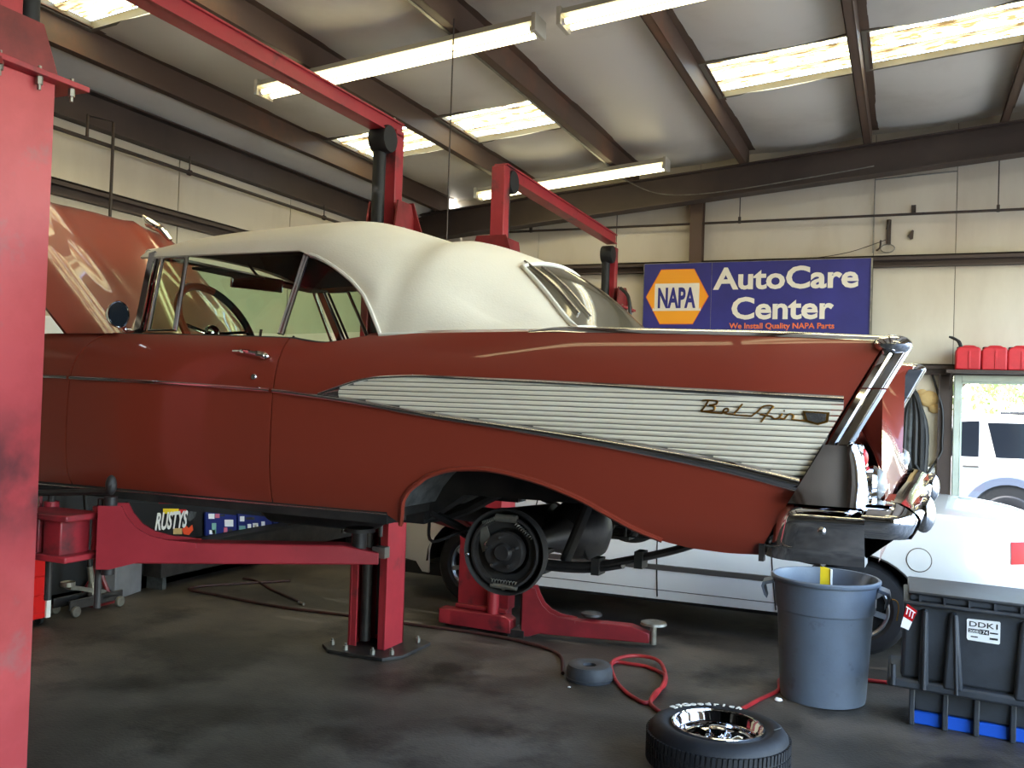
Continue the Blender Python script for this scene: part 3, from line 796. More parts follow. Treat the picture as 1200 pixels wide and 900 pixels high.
# chrome cap along the fin crest and round moulding down the slanted edge
for s in (0, 1):
    rows = []
    for i in range(40):
        x = lerp(-1.19, -.045, i / 39); z = topz(x) + .004; y = YN + off(x, topz(x)) - .004
        w = .065 * smooth01((x + 1.25) / .5) + .012; h = .016 * smooth01((x + 1.22) / .15) + .004
        row = []
        for k in range(7):
            a = PI * k / 6
            row.append((x, y + w * (1 - math.cos(a)) / 2, z + h * math.sin(a) - .006))
        rows.append([(a, 2*YC - b if s else b, c) for a, b, c in row])
    part(car, 'fin_cap', M_CHROME, MB().grid(rows), smooth=70)
    # edge moulding: three stacked sections, rounded with a groove
    def edge(za, zb, wid):
        rows = []
        n = 10
        for i in range(n + 1):
            z = lerp(za, zb, i / n); x = -.300 + (z - 1.385) * .52
            y = YN + off(x, z) - .006
            row = []
            prof = [(-.004, .010), (.004, -.003), (.022, -.008), (.030, -.003), (.036, -.006), (.058, .0), (.070, .022), (.070, .055), (.058, .088), (.0, .095)]
            for (dx, dy) in prof:
                row.append((x + dx * wid, 2*YC - (y + dy) if s else y + dy, z))
            rows.append(row)
        mb = MB().grid(rows)
        return mb
    part(car, 'fin_edge', M_CHROME, edge(1.545, 1.715, 1.0), smooth=40)
    part(car, 'fin_edge', M_CHROME, edge(1.719, 1.845, 1.0), smooth=40)
    tip = MB().ball((-.045, (YN + .083) if not s else 2*YC - (YN + .083), 1.848), .055, .052, .030, 14, 8)
    part(car, 'fin_tip', M_CHROME, tip)
    # chrome housing under the fin, tail lens and clear reverse lamp
    rows = []
    for i in range(9):
        z = lerp(1.375, 1.548, i / 8); t = i / 8
        x0 = -.300 + (z - 1.385) * .52 - .004
        x1 = lerp(-.105, -.14, t) + .01 * math.sin(PI * t)
        y = YN + off(x0, z) - .010; row = []
        for k in range(13):
            u = k / 12
            if u < .7: xx = lerp(x0, x1, u / .7); yy = y - (.010 + .050 * (1 - t) ** 1.15) * (.80 + .20 * math.sin(PI * (.10 + .5 * min(1, u / .7))))
            else: xx = x1 + .012 * math.sin(PI * (u - .7) / .3); yy = y - (.010 + .050 * (1 - t) ** 1.15) * .99 + .14 * ((u - .7) / .3)
            row.append((xx, 2*YC - yy if s else yy, z))
        for k in range(1, 6):
            u = k / 5; xx = lerp(x1, x0 + .02, u); yy = y + .10 + .035 * u + .05 * (1 - t)
            row.append((xx, 2*YC - yy if s else yy, z))
        rows.append(row)
    hs = part(car, 'lamp_housing', M_CHROME, MB().grid(rows), smooth=60)
    yy = YN + .095
    yl = 2*YC - yy if s else yy
    part(hs, 'housing_rim', M_CHROME, MB().tube(catmull([(-.118, yl - .05, 1.38), (-.112, yl - .06, 1.45), (-.122, yl - .045, 1.52), (-.128, yl, 1.55), (-.122, yl + .045, 1.52), (-.112, yl + .06, 1.45), (-.118, yl + .05, 1.38)], 4), .008, 6))
    part(hs, 'tail_lens', M_LENSR, MB().ball((-.125, yl, 1.510), .022, .036, .032, 14, 8))
    lm = part(hs, 'reverse_lamp', M_CHROME, MB().lathe([(.052, -.02), (.054, .0), (.046, .012)], (-.088, yl + .01, 1.437), 'x', 20))
    part(hs, 'reverse_lens', M_LENSC, MB().ball((-.078, yl + .01, 1.437), .028, .046, .046, 16, 8))

# ---- rear bumper
BLADE = [(.085, 1.392), (.055, 1.388), (.030, 1.376), (.010, 1.360), (.0, 1.345), (.003, 1.330), (.012, 1.308), (.024, 1.288), (.06, 1.282)]
def bump_side(s):
    """wrapped end: lower cheek, notch, blade, dark gap above"""
    def Y(v): return 2*YC - v if s else v
    cheek = MB(); rows = []
    outline = lambda t: (lerp(-.352, -.398, smooth01(t)), lerp(-.108, -.100, t))
    for i in range(13):
        t = i / 12; z = lerp(1.385, 1.198, t); x0 = -.330 - .058 * t ** .8; x1 = -.100
        row = []
        for k in range(17):
            u = k / 16; x = lerp(x0, x1, u)
            b = .05 * math.sin(PI * min(1, .15 + .85 * t) ) + .030 * math.sin(PI * (.2 + .6 * u))
            crest = interp([(0, .085), (.06, .048), (.14, .018), (.22, .004), (.28, 0), (.36, .004), (.55, .016), (.8, .034), (1, .055)], t)
            y = YN - .028 + crest + .05 * (1 - min(1, u * 4)) ** 2 - .012 * math.sin(PI * min(1, u * .8))
            row.append((x, Y(y), z))
        rows.append(row)
    cheek.grid(rows)
    # inner return at the notch
    cheek.grid([[(r[-1][0], r[-1][1] + (-.10 if s else .10) * k / 3, r[-1][2]) for k in range(4)] for r in rows])
    blade = MB(); rows = []
    for i in range(15):
        u = i / 14
        x = lerp(-.110, -.045, min(1, u * 1.5)); yb = YN - .030 + .0 * u
        if u > .667:
            a = (u - .667) / .333 * PI / 2; x = -.045 + .085 * math.sin(a); yb = YN - .030 + .085 * (1 - math.cos(a))
        prof = BLADE
        nx, ny = (0, 1)
        if u > .667:
            a = (u - .667) / .333 * PI / 2; nx, ny = -math.sin(a), math.cos(a)
        rows.append([(x + nx * d, Y(yb + ny * d), z) for d, z in prof])
    blade.grid(rows)
    return cheek, blade
BUMPY = [(2.895, .045), (3.0, .048), (3.2, .05), (3.5, .052), (YC, .055)]
for s in (0, 1):
    ck, bl = bump_side(s)
    c_ = part(car, 'bumper_end', M_CHROME, ck, smooth=60)
    part(c_, 'bumper_wing', M_CHROME, bl, smooth=60)
    yb = (YN - .028); yb = 2*YC - yb if s else yb
    part(c_, 'bumper_bolt', M_CHROMED, MB().ball((-.215, yb + (.012 if s else -.012) * .2, 1.300), .013, .010, .013, 14, 8))
    part(c_, 'bumper_top', M_CHROME, MB().grid([[(lerp(-.335, -.03, k/12), (2*YC - v if s else v), 1.384 + .014 * j / 5) for j, v in enumerate([YN - .0, YN + .03, YN + .06, YN + .10, YN + .16, YN + .24])] for k in range(13)]), smooth=60)
    part(c_, 'bumper_bracket', M_GRIME, box(-.40, -.385, min(2*YC - YN - .05, 2*YC - YN - .02) if s else YN + .02, 2*YC - YN - .02 if s else YN + .05, 1.188, 1.24))
    part(c_, 'exhaust_slot', M_CHROMED, MB().box(-.375, -.30, *( (2*YC - YN - .0, 2*YC - YN + .006) if s else (YN - .006, YN)), 1.238, 1.243))
rows = []
for i in range(33):
    y = lerp(2.895, 2*YC - 2.895, i / 32); x = interp(BUMPY, y if y <= YC else 2*YC - y)
    rows.append([(x - d, y, z) for d, z in BLADE])
bb = part(car, 'rear_bumper', M_CHROME, MB().grid(rows), smooth=60)
for y in (3.20, 2*YC - 3.20):
    part(bb, 'bumper_guard', M_CHROME, MB().ball((.045, y, 1.335), .035, .030, .062, 14, 10))
# blade of the far half stands a little proud of the body: filler pan
part(car, 'tail_pan', M_UNDER, MB().grid([[(-.35, y, 1.22), (-.12, y, 1.20), (.0, y, 1.30), (.0, y, 1.38)] for y in (2.93, 3.4, YC, 4.2, 4.63)]))

# ---- windscreen, side glass
BELT_Y = 2.985
def wy(z, s=0):
    y = BELT_Y + (z - 1.88) * .46
    return 2*YC - y if s else y
_n = Vector((0, 1, -.46)).normalized(); _p0 = Vector((0, BELT_Y, 1.88))
def onwin(px, py):
    d = sight(px, py); t = (_p0 - CAM).dot(_n) / d.dot(_n); return CAM + d * t
def flip(P): return [Vector((p.x, 2*YC - p.y, p.z)) for p in P]
def frame_bar(pts, r): return MB().tube(pts, r, 8, flat=.7)
vent = [onwin(*p) for p in ((175, 387), (191, 303), (218, 302), (204, 387))]
dg_ = [onwin(*p) for p in ((206, 388), (220, 300), (358, 298), (327, 391))]
qg = [onwin(*p) for p in ((331, 392), (361, 299), (380, 306), (400, 319), (418, 334), (431, 350), (441, 368), (448, 388))]
for s in (0, 1):
    F = flip if s else (lambda P: P)
    V, D, Q = F(vent), F(dg_), F(qg)
    g = part(car, 'vent_window', M_CARGLASS, MB().add(V, [(0, 1, 2, 3)]))
    part(g, 'vent_frame', M_CHROME, MB().tube(V, .0075, 8, closed=True))
    g = part(car, 'door_window', M_CARGLASS, MB().add(D, [(0, 1, 2, 3)]))
    part(g, 'window_frame', M_CHROME, MB().tube([D[0], D[1]], .006, 8)); part(g, 'window_frame', M_CHROME, MB().tube([D[2], D[3]], .008, 8))
    g = part(car, 'quarter_window', M_CARGLASS, MB().add(Q, [tuple(range(len(Q)))]))
    part(g, 'window_frame', M_CHROME, MB().tube([Q[0], Q[1]], .007, 8)); part(g, 'window_frame', M_CHROME, MB().tube(catmull(Q[1:], 4), .0065, 8))
    # A-post with its bright reveals, leaning back from the cowl
    A0, A1 = F([onwin(163, 388), onwin(181, 300)]), F([onwin(152, 388), onwin(176, 300)])
    yo = Vector((0, -.03 if s else .03, 0))
    part(car, 'windscreen_post', M_CHROME, MB().bar(A0[0], A0[1] + Vector((.0, 0, .01)), .035, .03, (0, 1, 0)).tube([A1[0] + yo, A1[1] + yo], .010, 8).tube([A0[0] + Vector((.03, 0, 0)), A0[1] + Vector((.03, 0, 0))], .006, 6), smooth=50)
# wrapped windscreen
rows = []
a_lo, a_hi = onwin(152, 388), onwin(176, 300)
for i in range(25):
    t = i / 24; a = lerp(-1, 1, t)
    bow = 1 - abs(a) ** 3.2
    ylo = lerp(a_lo.y + .02, 2*YC - a_lo.y - .02, t); yhi = lerp(a_hi.y + .03, 2*YC - a_hi.y - .03, t)
    rows.append([(lerp(a_lo.x - .36 * bow, a_hi.x - .10 * bow, k / 5), lerp(ylo, yhi, k / 5), lerp(1.885, 2.235 + .03 * bow, k / 5)) for k in range(6)])
ws = part(car, 'windscreen', M_CARGLASS, MB().grid(rows), smooth=60)
part(ws, 'screen_frame', M_CHROME, MB().tube([r[0] for r in rows], .010, 8).tube([r[-1] for r in rows], .013, 8))
part(car, 'cowl', M_PAINT, MB().grid([[(x_, lerp(YN + .10, 2*YC - YN - .10, k / 12), 1.876 + .022 * math.sin(PI * k / 12)) for x_ in (-3.52, -3.40, -3.25, -3.1 + .0)] for k in range(13)]))

# ---- folding top
ROOF = [(-3.16, 2.335), (-3.05, 2.372), (-2.85, 2.398), (-2.55, 2.416), (-2.30, 2.428), (-2.17, 2.428), (-2.05, 2.398), (-1.92, 2.358), (-1.80, 2.326), (-1.72, 2.336), (-1.56, 2.288), (-1.40, 2.215), (-1.28, 2.135), (-1.18, 2.03), (-1.12, 1.955), (-1.07, 1.892)]
EDGE = [(-3.16, 2.268), (-2.85, 2.285), (-2.55, 2.292), (-2.24, 2.285), (-2.10, 2.262), (-1.95, 2.215), (-1.80, 2.150), (-1.72, 2.140), (-1.60, 2.07), (-1.45, 1.97), (-1.30, 1.915), (-1.18, 1.895), (-1.07, 1.886)]
HALF = [(-3.16, .60), (-2.85, .615), (-2.24, .625), (-1.9, .64), (-1.6, .655), (-1.3, .68), (-1.07, .68)]
q_edge = sorted([(p.x, p.z) for p in qg[1:]])
def low_z(x):
    if x < q_edge[0][0]: return 2.232
    if x < q_edge[-1][0]: return max(interp(q_edge, x), topz(x)) + .004
    return topz(x) - .004
def crown(x, a):
    t = smooth01((x + 1.95) / .4)
    return lerp(.42 * a ** 2 + .58 * a ** 5, .62 * a ** 2 + .38 * a ** 4, t)
def top_section(x, k_n=12, sd=8):
    zc, ze, hw = sinterp(ROOF, x), sinterp(EDGE, x), sinterp(HALF, x)
    half = []
    for k in range(k_n + 1):
        a = k / k_n
        y = hw * a
        z = zc - (zc - ze) * crown(x, a)
        half.append((y, z))
    zl = low_z(x); zl = min(zl, ze - .012)
    yb = YC - wy(max(zl, 1.88)) + .016
    if x > -1.9: yb = lerp(yb, .80 - .10 * smooth01((x + 1.5) / .4), smooth01((x + 1.95) / .3))
    for k in range(1, sd + 1):
        t = k / sd
        y = lerp(hw, yb, t) + .030 * math.sin(PI * t * .8) * min(1, (ze - zl) / .25)
        half.append((y, lerp(ze, zl, t ** 1.05)))
    return half
rows = []
xs_ = [-3.16, -3.12, -3.05, -2.95, -2.8, -2.65, -2.5, -2.38, -2.30, -2.262, -2.24, -2.20, -2.15, -2.10, -2.05, -2.0, -1.96, -1.92, -1.885, -1.87, -1.84, -1.80, -1.76, -1.72, -1.68, -1.64, -1.60, -1.52, -1.45, -1.38, -1.30, -1.24, -1.18, -1.15, -1.12, -1.095, -1.07]
for x in xs_:
    h = top_section(x)
    rows.append([(x, YC - y, z) for y, z in reversed(h)] + [(x, YC + y, z) for y, z in h[1:]])
ft = part(car, 'folding_top', M_TOP, MB().grid(rows), smooth=75, solid=.012)
# header rolled down at the front
part(ft, 'header_bow', M_TOP, MB().tube([(-3.16 - .05 * (1 - abs(a) ** 2), YC + a * .60, sinterp(ROOF, -3.16) - .07 * abs(a) ** 2.4 - .012) for a in [lerp(-1, 1, i/16) for i in range(17)]], .022, 8))
def roof_pt(x, y, lift):
    hw = sinterp(HALF, x); a = min(1, abs(y) / hw); zc, ze = sinterp(ROOF, x), sinterp(EDGE, x)
    return (x + lift * .6, YC + y, zc - (zc - ze) * crown(x, a) + lift)
# rear window of clear plastic, its piping and zip line
wx0, wx1 = -1.445, -1.072
rows = []
for i in range(11):
    x = lerp(wx0, wx1, i / 10); w = lerp(.37, .60, i / 10)
    rows.append([roof_pt(x - .055 * (abs(k) / 10) ** 2 * (i / 10) + .03 * (1 - (k / 10) ** 2) * (1 - i / 10), w * k / 10, .007) for k in range(-10, 11)])
rw = part(ft, 'rear_window', M_REARPLASTIC, MB().grid(rows), smooth=70)
bd = [Vector(rows[0][k]) for k in range(21)] + [Vector(r[-1]) for r in rows[1:]] + [Vector(p) for p in reversed(rows[-1][:-1])] + [Vector(r[0]) for r in reversed(rows[1:-1])]
part(ft, 'window_piping', M_PIPING, MB().tube(bd, .010, 8, closed=True))
part(ft, 'window_zip', M_CHROMED, MB().tube([roof_pt(lerp(-1.46, wx1 - .10, i/8), -lerp(.35, .50, i/8) + .03, .012) for i in range(9)], .006, 6).tube([roof_pt(lerp(-1.40, wx1 - .08, i/8), -lerp(.35, .46, i/8) + .06, .012) for i in range(9)], .005, 6))
# welt along the quarter and seam at the last bow
for s in (-1, 1):
    pts = [(x, YC + s * (top_section(x)[-1][0] + .002), top_section(x)[-1][1] + .004) for x in xs_[10:]]
    part(ft, 'top_welt', M_PIPING, MB().tube(pts, .008, 6))
    bow = []
    sec = top_section(-1.78)
    for i in range(len(sec)):
        x = -1.78 + .08 * (i / len(sec))
        y, z = top_section(x)[i]
        bow.append((x, YC + s * (y + .003), z + .003))
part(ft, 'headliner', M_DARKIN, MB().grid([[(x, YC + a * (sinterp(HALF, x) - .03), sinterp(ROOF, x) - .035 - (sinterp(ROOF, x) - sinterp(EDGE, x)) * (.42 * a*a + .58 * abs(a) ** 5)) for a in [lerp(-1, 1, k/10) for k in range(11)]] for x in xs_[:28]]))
for x in (-2.75, -2.3, -1.8):
    part(ft, 'top_bow', M_CHROMED, MB().tube([(x, YC + a * .56, sinterp(ROOF, x) - .055 - (sinterp(ROOF, x) - sinterp(EDGE, x)) * (.42 * a*a + .4 * abs(a) ** 5)) for a in [lerp(-1, 1, k/10) for k in range(11)]], .010, 6))

# ---- cabin
part(car, 'cabin_floor', M_UNDER, MB().box(-3.45, -1.75, 2.93, 4.63, 1.20, 1.235).box(-1.75, -.10, 3.18, 4.38, 1.37, 1.40).box(-1.765, -1.73, 2.95, 4.61, 1.20, 1.40))
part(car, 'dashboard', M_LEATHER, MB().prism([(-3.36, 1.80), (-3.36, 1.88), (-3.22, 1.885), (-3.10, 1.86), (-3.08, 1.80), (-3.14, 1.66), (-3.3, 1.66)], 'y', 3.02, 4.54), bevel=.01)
part(car, 'firewall', M_UNDER, box(-3.50, -3.46, 2.97, 4.59, 1.22, 1.87))
def seat(x0, x1, zt, y0, y1):
    return MB().box(x0, x1 - .12, y0, y1, 1.24, 1.52).prism([(x1 - .16, 1.46), (x1 - .18, 1.52), (x1 - .06, zt - .02), (x1 - .02, zt), (x1 + .06, zt - .02), (x1, 1.35)], 'y', y0, y1)
part(car, 'front_seat', M_LEATHER, seat(-2.85, -2.20, 1.86, 3.02, 4.54), bevel=.03, seg=3)
part(car, 'rear_seat', M_LEATHER, MB().box(-2.05, -1.66, 3.26, 4.30, 1.42, 1.60).prism([(-1.72, 1.50), (-1.66, 1.84), (-1.56, 1.84), (-1.58, 1.50)], 'y', 3.10, 4.46), bevel=.03, seg=3)
part(car, 'well_cover', M_DARKIN, MB().grid([[(-1.60, y, 1.86), (-1.30, y, 1.88), (-1.05, y, 1.875)] for y in (2.99, YC, 4.57)]))
sw_c = Vector((-2.91, 3.36, 1.930)); sn = Vector((.86, 0, .50)).normalized(); su = Vector((0, 1, 0)); sv = sn.cross(su)
def ring(r, a0, a1, n): return [sw_c + su * math.cos(lerp(a0, a1, i/n)) * r + sv * math.sin(lerp(a0, a1, i/n)) * r for i in range(n + 1)]
st = part(car, 'steering_wheel', M_BLACK, MB().tube(ring(.225, -2.2, 1.2, 24), .017, 10))
part(st, 'wood_rim', M_WOOD, MB().tube(ring(.225, 1.2, 4.083, 24), .0175, 10))
part(st, 'spoke', M_CHROME, MB().tube([sw_c - su * .2, sw_c - sn * .05, sw_c + su * .2], .008, 6).tube([sw_c - sn * .05, sw_c - sv * .2], .008, 6).tube(ring(.11, -2.6, -.5, 12), .004, 6))
part(st, 'hub', M_CHROME, MB().ball(tuple(sw_c - sn * .04), .04, .04, .04, 12, 8))
part(st, 'column', M_BLACK, MB().tube([sw_c - sn * .05, sw_c - sn * .40], .022, 10))
im_r = Matrix.Rotation(math.radians(-24), 3, 'Z') @ Matrix.Rotation(math.radians(6.5), 3, 'Y')
im = part(car, 'interior_mirror', M_CHROME, moved(MB().box(-.01, .01, -.14, .14, -.034, .034), (-3.0, 3.74, 2.19), im_r), bevel=.006)
part(im, 'mirror_stem', M_CHROME, MB().tube([(-3.02, YC, 2.22), (-3.10, YC, 2.30)], .007, 6))
for y in (3.20, 2*YC - 3.20):
    part(car, 'sun_visor', M_DARKIN, box(-3.04, -2.92, *((3.32, 3.70) if y < YC else (2*YC - 3.70, 2*YC - 3.32)), 2.20, 2.212), bevel=.005)
# door furniture
for s in (0, 1):
    def FY(v): return 2*YC - v if s else v
    h = part(doors[s], 'door_handle', M_CHROME, MB().tube(catmull([(-2.42, FY(YN + off(-2.4, 1.80) - .012), 1.805), (-2.36, FY(YN + off(-2.4, 1.80) - .030), 1.803), (-2.30, FY(YN + off(-2.3, 1.79) - .030), 1.796), (-2.255, FY(YN + off(-2.3, 1.79) - .022), 1.790)], 4), [.004]*4 + [.008]*5 + [.011]*4, 8)
         .ball((-2.262, FY(YN + off(-2.26, 1.785) - .012), 1.785), .020, .012, .013, 12, 8))
    part(doors[s], 'lock_cylinder', M_CHROME, MB().lathe([(.0005, -.008), (.010, -.008), (.013, -.002), (.013, .006)], (-2.295, FY(YN + off(-2.3, 1.71)), 1.705), 'y', 16))
    part(doors[s], 'lock_knob', M_CHROME, MB().tube([(-2.40, FY(YN + .17), 1.87), (-2.395, FY(YN + .17), 1.90)], .006, 8))
# door mirror
dm = part(car, 'door_mirror', M_CHROME, MB().lathe([(.0005, -.035), (.03, -.032), (.048, -.018), (.055, .0), (.055, .006)], (-2.965, YN - .02, 1.945), 'x', 20).tube([(-2.98, YN - .01, 1.935), (-3.0, YN + .06, 1.885)], .009, 8).ball((-3.0, YN + .07, 1.885), .03, .02, .010, 12, 6))
part(dm, 'mirror_face', M_SEDGLASS, MB().lathe([(.0005, .004), (.05, .004)], (-2.965, YN - .02, 1.945), 'x', 20))

# ---- bonnet propped open, hinged at the cowl
hood_c = Vector((-3.44, YC, 1.90)); ang = math.radians(43)
hd = Vector((-math.cos(ang), 0, math.sin(ang))); hn = Vector((math.sin(ang), 0, math.cos(ang)))
rows = []
for i in range(21):
    t = i / 20; row = []
    for k in range(-12, 13):
        a = k / 12; hw = lerp(.70, .73, t)
        cr_ = (.045 * (1 - (a / .78) ** 2) * (1 - .5 * t) if abs(a) < .78 else -(abs(a) - .78) * .34)
        curl = -.10 * smooth01((t - .82) / .18) ** 2
        ridge = .018 * max(0, 1 - abs(abs(a) - .42) / .10)
        edge = 0
        p = hood_c + hd * (1.12 * t + .05 * (1 - a * a) * smooth01((t - .6) / .4)) + hn * (cr_ + curl + ridge * smooth01((t - .1) / .3) + edge) + Vector((0, a * hw, 0))
        row.append(p)
    rows.append(row)
hood = part(car, 'hood', M_PAINT, MB().grid(rows), smooth=60, solid=.018)
for s in (-1, 1):
    c0 = hood_c + hd * .86 + hn * .055 + Vector((0, s * .44, 0)); c1 = hood_c + hd * 1.06 + hn * .02 + Vector((0, s * .44, 0))
    oz = part(hood, 'hood_rocket', M_CHROME, MB().tube([c0, lerp(c0, c1, .5) + hn * .016, c1, c1 + hd * .07], [.012, .024, .030, .006], 10))
    part(hood, 'hood_hinge', M_GRIME, MB().bar(hood_c + hd * .1 - hn * .03 + Vector((0, s * .45, 0)), hood_c + Vector((-.12, s * .45, -.22)), .03, .05).bar(hood_c + hd * .45 - hn * .03 + Vector((0, s * .45, 0)), hood_c + Vector((-.25, s * .45, -.20)), .025, .03))
part(hood, 'hood_brace', M_UNDER, MB().bar(hood_c + hd * .1 - hn * .015 + Vector((0, -.5, 0)), hood_c + hd * .95 - hn * .0 + Vector((0, 0, 0)), .08, .03, tuple(hn)).bar(hood_c + hd * .1 - hn * .015 + Vector((0, .5, 0)), hood_c + hd * .95 + Vector((0, 0, 0)), .08, .03, tuple(hn)))
# nose: engine, grille, front bumper, front wheels (mostly outside the picture)
part(car, 'engine', M_GRIME, MB().box(-4.35, -3.65, 3.50, 4.06, 1.25, 1.72).box(-4.2, -3.8, 3.38, 3.52, 1.55, 1.75).box(-4.2, -3.8, 4.04, 4.18, 1.55, 1.75), bevel=.03)
part(car, 'air_cleaner', M_CHROME, MB().lathe([(.001, .09), (.17, .085), (.18, .07), (.18, .02), (.16, 0)], (-4.0, YC, 1.74), 'z', 24))
part(car, 'radiator', M_BLACK, box(-4.62, -4.55, 3.42, 4.14, 1.30, 1.76))
part(car, 'grille', M_CHROMED, MB().grid([[(-4.93 + .03 * math.cos(3*z_), y, z_) for z_ in (1.34, 1.42, 1.50, 1.58, 1.68)] for y in [lerp(3.12, 4.44, k/12) for k in range(13)]]))
rows = []
for i in range(25):
    y = lerp(2.92, 2*YC - 2.92, i / 24); x = -5.08 + .22 * abs((y - YC) / .86) ** 3
    rows.append([(x + d, y, z) for d, z in [(.06, 1.42), (.01, 1.41), (.0, 1.37), (.01, 1.31), (.06, 1.29)]])
part(car, 'front_bumper', M_CHROME, MB().grid(rows), smooth=60)
for y in (2.98, 2*YC - 2.98):
    hl = part(car, 'headlamp', M_CHROME, MB().lathe([(.11, .10), (.12, .0), (.095, -.03)], (-4.93, y + (.13 if y < YC else -.13), 1.66), 'x', 24))
    part(hl, 'headlamp_lens', M_LENSC, MB().ball((-4.94, y + (.13 if y < YC else -.13), 1.66), .03, .09, .09, 16, 8))
def car_wheel(c, r, w, s):
    """c centre of the outer face; s = -1 outer face looks to -Y"""
    x, y, z = c
    ty = MB().lathe([(r*.62, .01), (r*.72, -.004), (r*.9, .004), (r*.975, .03), (r, .055), (r, w - .055), (r*.975, w - .03), (r*.9, w), (r*.62, w)], (0, 0, 0), 'y', 40)
    return ty.mapped(lambda p: Vector((x + p.x, y + p.y * -s, z + p.z)))
for y, s in ((2.98, 1), (2*YC - 2.98, -1)):
    part(car, 'front_brake_drum', M_GRIME, MB().lathe([(.0005, -.02*s), (.05, -.02*s), (.05, 0), (.14, .0), (.145, .06*s), (.0005, .06*s)], (-4.23, y, 1.25), 'y', 28))

# ---- running gear seen through the wheel opening
DC = Vector((-1.308, 3.02, 1.108))
def drum_unit(s):
    y0 = DC.y if not s else 2*YC - DC.y; sg = 1 if not s else -1
    plate = part(car, 'brake_backplate', M_UNDER, MB().lathe([(.030, .07), (.100, .07), (.105, .060), (.135, .060), (.150, .050), (.156, .020), (.152, .0), (.146, .006), (.142, .050)], (0, 0, 0), 'y', 44).mapped(lambda p: Vector((DC.x + p.x, y0 + sg * p.y, DC.z + p.z))), smooth=50)
    def P(x, y, z): return (DC.x + x, y0 + sg * y, DC.z + z)
    def shoe(a0, a1):
        rows = []
        for i in range(15):
            a = lerp(a0, a1, i / 14)
            rows.append([P(math.cos(a) * r_, yy, math.sin(a) * r_) for r_, yy in ((.110, .030), (.128, .030), (.130, .008), (.122, .006), (.120, .022), (.110, .024))])
        return MB().grid(rows)
    part(plate, 'brake_shoe', M_GRIME, shoe(-1.25, 1.2)); part(plate, 'brake_shoe', M_GRIME, shoe(PI - 1.2, PI + 1.25))
    part(plate, 'shoe_web', M_UNDER, MB().lathe([(.085, .034), (.112, .034), (.112, .028)], (0, 0, 0), 'y', 36).mapped(lambda p: Vector(P(p.x, p.y, p.z))))
    part(plate, 'axle_hub', M_GRIME, MB().lathe([(.0005, -.016), (.026, -.016), (.030, -.010), (.034, .0), (.070, .0), (.074, .008), (.070, .04)], (0, 0, 0), 'y', 32).mapped(lambda p: Vector(P(p.x, p.y, p.z))))
    for a in range(5):
        q = 2*PI*a/5 + .35
        part(plate, 'wheel_stud', M_CHROMED, MB().tube([P(.054*math.cos(q), .0, .054*math.sin(q)), P(.054*math.cos(q), -.028, .054*math.sin(q))], .0065, 8))
    sp = MB()
    def spring(a, b, r_=.006, turns=9):
        a = Vector(a); b = Vector(b); d = b - a
        u_ = d.cross(Vector((0, 1, 0))).normalized(); v_ = Vector((0, 1, 0))
        sp.tube([lerp(a, b, i / 60) + u_ * math.cos(2*PI*turns*i/60) * r_ + v_ * math.sin(2*PI*turns*i/60) * r_ for i in range(61)], .0016, 5)
    spring(P(-.09, .012, .095), P(-.035, .012, .118)); spring(P(.035, .012, .105), P(.105, .012, .055))
    spring(P(-.05, .012, -.105), P(.05, .012, -.108))
    part(plate, 'return_spring', M_GALV, sp)
    part(plate, 'adjuster', M_GALV, MB().tube([P(-.05, .014, -.122), P(.05, .014, -.125)], .009, 8).lathe([(.014, -.004), (.014, .004)], P(0, .014, -.123), 'x', 12))
    part(plate, 'wheel_cylinder', M_GALV, MB().tube([P(-.04, .02, .118), P(.04, .02, .118)], .014, 10))
    part(plate, 'brake_lever', M_GALV, MB().prism([(-.098, .075), (-.075, .085), (-.062, .05), (-.070, .0), (-.088, -.01), (-.100, .03)], 'y', 0, .004).mapped(lambda p: Vector(P(p.x, .018 + p.y, p.z))))
    part(plate, 'anchor_pin', M_CHROMED, MB().ball(P(-.138, .0, -.02), .008, .006, .008, 10, 6).ball(P(-.070, .012, .02), .010, .006, .012, 10, 6))
for s in (0, 1): drum_unit(s)
ax = part(car, 'rear_axle', M_GRIME, MB().tube([(DC.x, 3.08, DC.z), (DC.x, 3.40, DC.z), (DC.x, 3.55, DC.z)], [.042, .042, .075], 16))
part(car, 'rear_axle', M_GRIME, MB().tube([(DC.x, 2*YC - 3.08, DC.z), (DC.x, 2*YC - 3.40, DC.z), (DC.x, 2*YC - 3.55, DC.z)], [.042, .042, .075], 16))
part(ax, 'differential', M_GRIME, MB().ball((DC.x, YC, DC.z), .125, .17, .130, 20, 12).lathe([(.125, .04), (.132, .05), (.132, .065), (.10, .105), (.05, .125), (.0005, .13)], (DC.x, YC, DC.z), 'x', 24).tube([(DC.x - .12, YC, DC.z), (DC.x - .34, YC, DC.z + .01)], [.10, .05], 14))
part(ax, 'diff_cover_bolt', M_UNDER, MB().add([], []).box(DC.x + .055, DC.x + .075, YC - .01, YC + .01, DC.z - .13, DC.z - .112))
